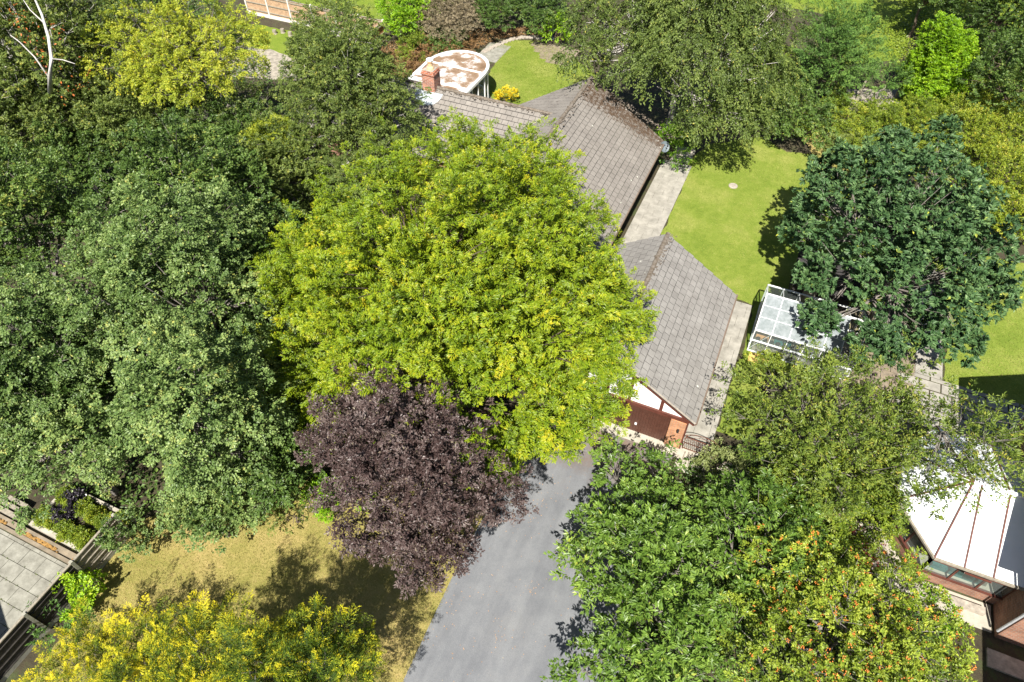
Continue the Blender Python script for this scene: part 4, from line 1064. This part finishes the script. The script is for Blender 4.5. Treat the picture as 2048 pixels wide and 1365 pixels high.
L['grass'] = leafmat('grass_blade', [(0,(.09,.15,.015)),(.45,(.18,.235,.03)),(.8,(.30,.31,.08)),(1,(.42,.36,.16))], .25, .7, .2)
L['dry'] = leafmat('dry_grass', [(0,(.12,.14,.025)),(.4,(.27,.23,.07)),(.8,(.42,.32,.15)),(1,(.52,.42,.22))], .2, .7, .2)
tufts('grass_blades', 'short mown blades of the garden lawn', [(-4.65,27.5),(.5,27.5),(.55,29.35),(1.75,29.35),(1.9,25),(8.5,27),(9,37),(6,43),(3.6,46.4),(1,45.6),(-1,46.9),(-4.3,44.3),(-5,41.9),(-4.72,40.2)], 60000, 'grass', 51)
tufts('grass_blades', 'mown blades of the sunlit lawn at the right edge', [(11.55,27.85),(11.6,31),(11.2,35),(10.5,39),(24,40),(24,29.2),(17,27.6)], 26000, 'grass', 52, .06)
tufts('grass_blades', 'mown blades of the small round lawn behind the bungalow', gp((976,90),(1020,79),(1080,82),(1140,111),(1190,150),(1180,200),(1080,240),(930,250),(960,180),(985,135),(1010,100)), 22000, 'grass', 53, .07)
tufts('grass_blades', 'straw coloured blades of the dry front lawn', gp((203,1095),(290,1040),(430,990),(620,960),(760,930),(992,950),(980,1022),(933,1107),(869,1240),(810,1365),(692,1600),(-100,1600),(30,1420),(110,1290),(190,1200)), 55000, 'dry', 54)
# ------------------------------------------------------------------ trees and shrubs
SEED = [100]
def T(name, label, bbox, z, leaf, style='broad', cat='tree', **kw):
    SEED[0] += 1
    return tree(name, label, cat, bbox, z, leaf, style, seed=kw.pop('seed', SEED[0]), **kw)
def S(label, bbox, z, leaf, style='broad', name='shrub', **kw):
    kw.setdefault('lscale', .7); kw.setdefault('amp', .15); kw.setdefault('zmin', -.2); kw.setdefault('r0', .04)
    return T(name, label, bbox, z, leaf, style, cat='shrub', **kw)
T('broadleaf_tree', 'huge domed lime green tree in the middle of the picture', (562,284,1252,945), 6.4, 'lime', 'lime', vshift=.0, cover=1.2, dens=1.1, amp=.09, zmin=-.55, boughs=22, extra=[(1175,790,4.5,1.5),(1110,850,4,1.2),(1000,905,4,1.1),(1190,640,6,1.9),(660,790,4.5,1.8),(640,560,6,2.0),(930,340,9,1.6),(1060,350,8,1.5)], base=(-11.5,16.2,0), r0=.2, twigs=0, bark='bark')
T('plum_tree', 'dark purple leaved tree leaning over the left edge of the drive', (640,758,990,1125), 6.6, 'purple', 'plum', cover=1.25, amp=.3, boughs=9, extra=[(795,775,7.5,.55),(690,850,6.5,.7),(860,800,7,.6),(640,880,6,.5),(990,1000,5.5,.75),(850,1115,5,.8),(890,1070,5,.9),(790,1060,5.2,.9),(730,760,7,.3),(920,850,6.5,.6)], base=(-9.0,9.6,0), zmin=-.5, r0=.13, twigs=.2)
# grey green woodland on the left
g = 'grey green trees of the left hand copse'
T('alder_tree', 'pale grey green tree whose crown comes furthest down towards the dry lawn', (285,620,585,1080), 6.5, 'alder', 'alder', cover=.95, vshift=.08, boughs=9, amp=.16, zmin=-.6, group=g, bark='bark_grey')
T('alder_tree', 'wide grey green tree immediately left of the lime green tree at mid height', (150,360,570,800), 7.0, 'alder', 'alder', cover=.95, vshift=.02, boughs=9, amp=.2, zmin=-.5, group=g, bark='bark_grey')
T('alder_tree', 'grey green tree at the left picture edge above the slabbed patio', (-60,760,320,990), 4.5, 'alder', 'alder', cover=.95, vshift=.06, boughs=9, amp=.16, zmin=-.5, group=g, bark='bark_grey')
T('alder_tree', 'grey green tree halfway up the left picture edge', (-120,520,230,880), 6.5, 'alder', 'alder', cover=.95, boughs=9, amp=.2, zmin=-.5, group=g, bark='bark_grey', vshift=-.05)
T('alder_tree', 'deep green tree on the left picture edge below the orange flecked tree', (-120,270,190,620), 7.0, 'dark', 'broad', vshift=.1, boughs=9, amp=.2, zmin=-.5, group=g, bark='bark_grey')
T('alder_tree', 'dark glossy tree in the copse below the yellow tree', (170,240,540,540), 7.0, 'dark', 'broad', vshift=.06, boughs=9, amp=.2, zmin=-.5, group=g, bark='bark_grey', hole=.15)
T('alder_tree', 'shadowy dark tree squeezed between the copse and the lime green tree', (420,400,640,700), 5.0, 'dark', 'broad', boughs=9, amp=.2, zmin=-.4, group=g, bark='bark_grey')
T('alder_tree', 'small pale green crown touching the left side of the lime green tree', (505,655,625,770), 4.2, 'alder', 'broad', lscale=.8, boughs=9, amp=.15, group=g, bark='bark_grey', vshift=.06)
T('alder_tree', 'low dark green tree between the copse and the purple tree', (440,800,640,1060), 3.2, 'dark', 'broad', boughs=9, amp=.16, zmin=-.5, group=g, bark='bark_grey')
T('alder_tree', 'leafy low tree spilling on to the dry lawn below the copse', (330,960,520,1095), 2.0, 'alder', 'broad', lscale=.8, boughs=9, amp=.16, zmin=-.3, group=g, bark='bark_grey', vshift=.04)
S('bright leafy shrub at the lawn edge under the purple tree', (610,950,760,1040), .9, 'bright', vshift=-.08)
S('wispy green shrub at the upper edge of the dry lawn', (540,1000,640,1060), .6, 'olive', 'spray')
S('trailing green branches over the end of the slatted fence', (215,1020,300,1130), 1.2, 'alder', lscale=.6, dens=.7)
# top left
bt = T('silver_birch', 'mixed green and orange flecked tree with a bare white trunk in the top left corner', (-90,-90,280,290), 7.5, 'olive', 'broad', bark='bark_birch', boughs=10, amp=.2, zmin=-.4, r0=.16, twigs=.3, tipv=.4)
b = MB()
b.tube([G(100,185,8.5),G(100,150,10.3),G(103,115,11.2),G(97,75,11.9),G(84,30,12.6),G(66,-10,13.2)],[.11,.10,.09,.075,.06,.04],8)
b.tube([G(98,155,10.0),G(70,115,10.9),G(40,85,11.6),G(20,70,12.0)],[.05,.04,.03,.015],6)
b.tube([G(103,118,11.1),G(125,120,11.5),G(150,128,11.7)],[.035,.025,.012],6)
b.tube([G(92,50,12.2),G(60,20,12.6),G(40,-10,13)],[.035,.025,.012],6)
b.build('bare_trunk', simple('birch_white', (.5,.48,.45), .8, .12, 7, c2=(.35,.33,.3), bs=15), bt[0], smooth=True)
r = np.random.default_rng(3); P = []
for px, py, z in ((40,40,11.3),(82,98,11),(88,125,10.8),(135,185,9.5),(55,60,11),(20,25,11),(170,150,9.5),(110,60,11.5)):
    P.append(G(px, py, z)+r.normal(0,.35,(16,3)))
P = np.vstack(P); n_ = len(P); V, F = leafquads(P, unit(r.normal(0,1,(n_,3))), unit(r.normal(0,.5,(n_,3))+UP), r.uniform(.1,.18,n_), r.uniform(.07,.12,n_))
rmesh('dead_leaves', V, F, {'v': r.random(n_)}, L['orange'], bt[0], None, 'stuff')
T('broadleaf_tree', 'dark glossy tree behind the yellow one at the top edge', (215,-90,380,110), 5.5, 'dark', 'broad', amp=.2)
T('ash_tree', 'yellow leaved tree with spreading crown at the upper left', (170,0,550,250), 7.2, 'yellow', 'fine', vshift=.08, boughs=10, amp=.25, zmin=-.2, bark='bark_grey', twigs=.5, r0=.12)
T('ash_tree', 'small yellowing tree beside the grey green birch', (500,235,610,340), 5.0, 'yellow', 'fine', lscale=.8, hole=.2, amp=.2, vshift=-.08, bark='bark_grey')
T('ash_tree', 'sparse tree with grey bare twigs below the yellow tree', (370,150,570,300), 5.0, 'olive', 'fine', dens=.35, amp=.25, bark='bark_grey', twigs=1.4, hole=.3)
T('silver_birch', 'slender grey green birch standing over the left end of the bungalow', (565,25,838,385), 6.5, 'olive', 'fine', boughs=9, extra=[(620,300,5,1.6),(765,300,5,1.3),(700,370,4.5,1.4),(750,220,6,1.3)], amp=.15, zmin=-.6, bark='bark_birch', cover=1.1)
T('silver_birch', 'thin leafy birch crown hiding the fence at the top left', (580,0,750,150), 4.5, 'olive', 'fine', amp=.2, hole=.15, bark='bark_birch', dens=.8)
for i, (bb, z, lf, lab) in enumerate([((-80,120,230,420),4.0,'olive','green understorey tree beneath the bare white birch trunk'),((150,130,420,380),4.0,'olive','mid green tree between the yellow tree and the copse'),((300,180,600,420),3.5,'dark','dark understorey tree below the sparse grey twigs'),((-60,600,300,960),3.5,'dark','dark understorey tree filling the copse at the left edge'),((380,560,640,900),2.5,'dark','shaded low tree under the left flank of the lime green tree'),((420,240,680,500),3.5,'olive','olive tree between the copse and the grey green birch')]):
    T('understorey_tree', lab, bb, z, lf, 'broad', boughs=7, amp=.2, zmin=-.3, group=None, bark='bark_grey')
T('understorey_tree', 'small dark tree in the gap left of the glossy copse tree', (70,230,260,430), 3.5, 'dark', 'broad', boughs=6, amp=.2, zmin=-.3, bark='bark_grey')
# top middle
S('bright green laurel at the top edge beside the corner post', (765,-70,875,62), 1.8, 'bright', lscale=.9, name='laurel')
S('pinkish grey twiggy shrub on the bank behind the sun room', (835,-30,970,75), 1.6, 'pinkgrey', 'fine', dens=.7, twigs=.8)
S('dark evergreen shrub behind the stone edging', (940,-60,1050,55), 1.8, 'dark', lscale=.9)
S('dark evergreen shrub beside the stone lantern', (1030,-60,1130,60), 2.0, 'dark', lscale=.9, vshift=-.06)
S('glossy bright leaved shrub behind the stone lantern', (1075,30,1150,85), 1.2, 'bright', 'cherry')
S('ivy hump on top of the bank by the corner post', (790,70,860,120), .6, 'hedge', 'fine', vshift=-.1)
S('low green shrub on the bank edge behind the sun room', (850,60,935,100), .7, 'dark', 'fine')
S('rust and green ground shrub left of the sun room', (770,100,850,160), .35, 'rusty', 'fine', dens=.6, trunk=False)
S('brown ground cover shrub above the sun room roof', (830,70,960,120), .3, 'rusty', 'fine', dens=.6, trunk=False)
S('yellow flowering shrub by the back wall of the bungalow', (985,185,1035,205), .6, 'yellowflower', lscale=.5, name='flowering_shrub')
T('silver_birch', 'great weeping birch with a white trunk right of the bungalow roof', (1165,-110,1600,250), 7.5, 'olive', 'birch', boughs=12, extra=[(1155,110,7,1.1),(1180,40,8,1.4),(1480,235,5,1.7),(1400,240,5,1.2),(1540,150,6,1.6)], amp=.14, zmin=-.65, base=(-7.6,45.3,0), bark='bark_birch', r0=.24, cover=1.2, twigs=.02, vshift=-.09)
S('feathery bright green shrub against the bungalow corner', (1305,250,1385,330), .9, 'bright', 'spray', vshift=-.15)
S('dark green bushy shrub at the far edge of the garden lawn', (1530,175,1660,298), 1.8, 'dark', 'cherry', lscale=.9, vshift=.08)
T('cypress_tree', 'dark feathery cypress beside the weeping birch', (1588,8,1738,208), 3.6, 'cypress', 'conifer', boughs=9, amp=.3, zmin=-.5, lscale=.95, cover=1.2)
S('cut back cypress hedge with bare posts below it', (1710,125,1815,185), 1.8, 'cypress', 'conifer', name='hedge', vshift=.05)
S('bright glossy laurel column at the upper right', None, 2.6, 'bright', 'broad', name='laurel', cover=1.5, zmin=-.8, lscale=.5, amp=.3, C=G(1872,142,2.7), RR=(1.95,1.95,3.1))
T('broadleaf_tree', 'dark tree overhanging the far lawn at the top right', (1800,-130,1940,40), 5.0, 'dark', 'broad', amp=.2)
T('broadleaf_tree', 'very dark tree in the top right corner', (1900,-140,2150,130), 5.0, 'dark', 'broad', amp=.2, vshift=-.14)
T('broadleaf_tree', 'dark green tree on the right edge below the corner tree', (1945,70,2120,250), 3.5, 'dark', 'broad', amp=.2, vshift=.05)
hb = [((1650,190,1740,290),'fine','tangled bramble hump nearest the dark bushy shrub'),((1720,205,1830,300),'fine','green hedge hump below the leaning post'),((1810,200,1900,300),'fine','hedge hump beneath the laurel column'),
      ((1880,205,1980,300),'spray','yellow green hedge hump left of the right edge'),((1960,200,2070,320),'spray','yellow green hedge hump on the right edge near the dark trees'),((1960,290,2080,400),'spray','yellow green shrub on the right edge level with the blue green tree top'),
      ((1960,380,2080,480),'broad','lime shrub on the right edge above the sunlit lawn'),((1700,280,1800,380),'fine','loose yellow green shrub at the lawn end behind the blue green tree')]
for bb, st_, lab in hb: S(lab, bb, 1.1, 'hedge', st_, name='hedge_shrub', group='shrubs of the right hand hedge', lscale=.75, vshift=.0 if st_ == 'fine' else .1)
S('olive bush filling the hedge gap behind the blue green tree', (1660,255,1760,340), .7, 'olive', 'fine', vshift=.1)
# right
T('maple_tree', 'broad blue green maple like tree at the right covering the shed', (1605,270,1995,690), 4.8, 'blue', 'maple', boughs=16, amp=.3, zmin=-.3, bark='bark_grey', r0=.13, cover=1.1, twigs=.05, base=(7.6,30.5,0), extra=[(1592,465,3.5,.9),(1640,350,4.5,.9),(1930,695,3,.8),(1850,650,3,.8),(1750,690,3.5,1.1),(1625,560,3.5,.9),(1640,640,3,.8),(1975,570,4,.9),(1790,290,6,.9),(1880,270,6,.8)])
T('damson_tree', 'olive green twiggy tree between the greenhouse and the conservatory', (1440,695,1860,1030), 3.4, 'willow', 'spray', boughs=9, cover=1.2, amp=.18, zmin=-.4, twigs=.35, bark='bark_grey', r0=.11)
T('damson_tree', 'thin leaved tree reaching over the white conservatory roof', (1790,760,2040,1060), 4.6, 'willow', 'spray', boughs=7, amp=.25, zmin=-.2, dens=.62, extra=[(1900,960,4.6,.65),(1960,930,4.6,.55),(1850,1015,4.2,.4)], hole=.2, twigs=.6, bark='bark_grey', base=(8.8,21.5,0), r0=.08)
T('damson_tree', 'loose twiggy tree spreading over the paving by the right lawn', (1700,690,1890,860), 3.2, 'willow', 'spray', amp=.25, dens=.5, hole=.25, twigs=.5, bark='bark_grey', r0=.06)
S('dense mid green shrub between the cherry and the conservatory', (1490,900,1800,1120), 1.7, 'hedge', 'fine', vshift=-.08, lscale=.9)
S('dusty green shrub left of the conservatory wall', (1690,960,1800,1060), 1.5, 'hedge', 'cherry')
S('pale silvery shrub beside the iron gate', (1395,885,1485,960), .9, 'pale', 'fine')
S('small yellow green plant in front of the greenhouse', (1480,700,1560,745), .3, 'hedge', 'fine', trunk=False)
T('cherry_tree', 'glossy green cherry tree overhanging the right side of the drive', (1175,925,1450,1440), 3.0, 'cherry', 'cherry', boughs=10, extra=[(1235,935,2.5,.7),(1320,945,2.0,.7),(1180,1070,2.5,.6),(1160,1130,2.5,.4),(1170,1340,2.5,.7)], amp=.2, zmin=-.45, cover=1.1, twigs=.35, bark='bark_grey', r0=.14)
T('cherry_tree', 'dark green cherry laurel between the overhanging cherry and the rowan', (1380,960,1620,1250), 2.6, 'cherry', 'cherry', amp=.18, zmin=-.3, vshift=-.08, bark='bark_grey')
t, C, RRr, LC, CP, OW = T('rowan_tree', 'rowan tree covered in orange berries at the lower right', (1380,1060,1970,1500), 3.2, 'rowan', 'fine', boughs=12, amp=.16, zmin=-.25, twigs=.35, bark='bark_grey', r0=.13, cover=1.1)
rng = np.random.default_rng(5)
b = MB()
sel = [i for i in range(len(CP)) if CP[i][2] > C[2]-.2]
for i in rng.choice(sel, min(len(sel), 380), replace=False):
    c0 = CP[i]+OW[i]*.30
    for _ in range(int(rng.integers(3, 11))):
        o_ = rng.normal(0,.04,3); s_ = rng.uniform(.016,.025); b.ball(tuple(c0+o_), s_, 5, 4)
b.build('berries', M['berry'], t, kind='stuff')
S('small crimson maple shrub beside the conservatory path', (1690,1085,1750,1135), .8, 'red', 'spray', name='shrub', lscale=.6)
S('round mid green leafy shrub on the conservatory path', (1825,1190,1905,1270), .8, 'bright', 'cherry', vshift=-.15)
# lower left golden conifers
g = 'golden conifers along the bottom edge'
gc = [((85,1225,270,1480),1.6,'yellow tipped golden conifer closest to the slatted fence'),((190,1215,400,1480),1.8,'golden conifer second from the slatted fence'),
      ((330,1220,520,1520),3.4,'golden conifer in the middle of the row with bare leaders'),((455,1225,650,1540),4.2,'golden green conifer right of the middle of the row'),((590,1225,745,1520),3.8,'greener conifer at the drive end of the row')]
for i, (bb, z, lab) in enumerate(gc):
    T('golden_cypress', lab, bb, z, 'gold', 'plume', group=g, boughs=5, amp=.25, zmin=-.3, tipv=.75, vshift=(.06,.03,-.02,-.09,-.19)[i], lscale=.8, cover=1.6, bark='bark_grey', twigs=.2)
S('yellow green leafy shrub against the slatted fence', (120,1155,205,1230), .7, 'bright', vshift=.12)
S('green fern like shrub at the foot of the slatted fence', (85,1190,150,1300), .5, 'cypress', 'spray', trunk=False)
S('dark leafy plant in the far side of the vegetable bed', (125,1000,160,1032), .35, 'black', lscale=.45, trunk=False)
rngv = np.random.default_rng(9)
for i in range(12):
    x = -23.6+(i % 6)*.62+rngv.normal(0,.08); y = 3.85+(i//6)*.85+rngv.normal(0,.1)
    S('leafy green crop plant growing in the dark soil of the raised bed', None, .3, 'hedge', lscale=.26, trunk=False, C=(x,y,.34), RR=(.24,.24,.16), name='vegetable_plant', group='crop plants in the raised bed', vshift=-.05, cover=.8)
r = np.random.default_rng(12); P = []
for row in range(10):
    y = -4+.66*row
    for k in range(26): P.append((r.uniform(-26,-20.1), y+r.normal(0,.012), .02))
P = np.array(P); P = np.repeat(P, 5, 0)+r.normal(0,.03,(len(P)*5,3))*np.array([1,.5,.1]); n_ = len(P)
D = unit(np.c_[r.normal(0,1,(n_,2)), r.normal(.5,.3,n_)]); NN = unit(np.c_[r.normal(0,.5,(n_,2)), np.ones(n_)])
V, F = leafquads(P, D, NN, r.uniform(.02,.06,n_), r.uniform(.012,.03,n_)); rmesh('joint_weeds', V, F, {'v': r.random(n_)*.8}, L['olive'], None, 'tiny weeds growing in the joints of the left patio', 'stuff')
print('LEAVES', TOTAL[0])
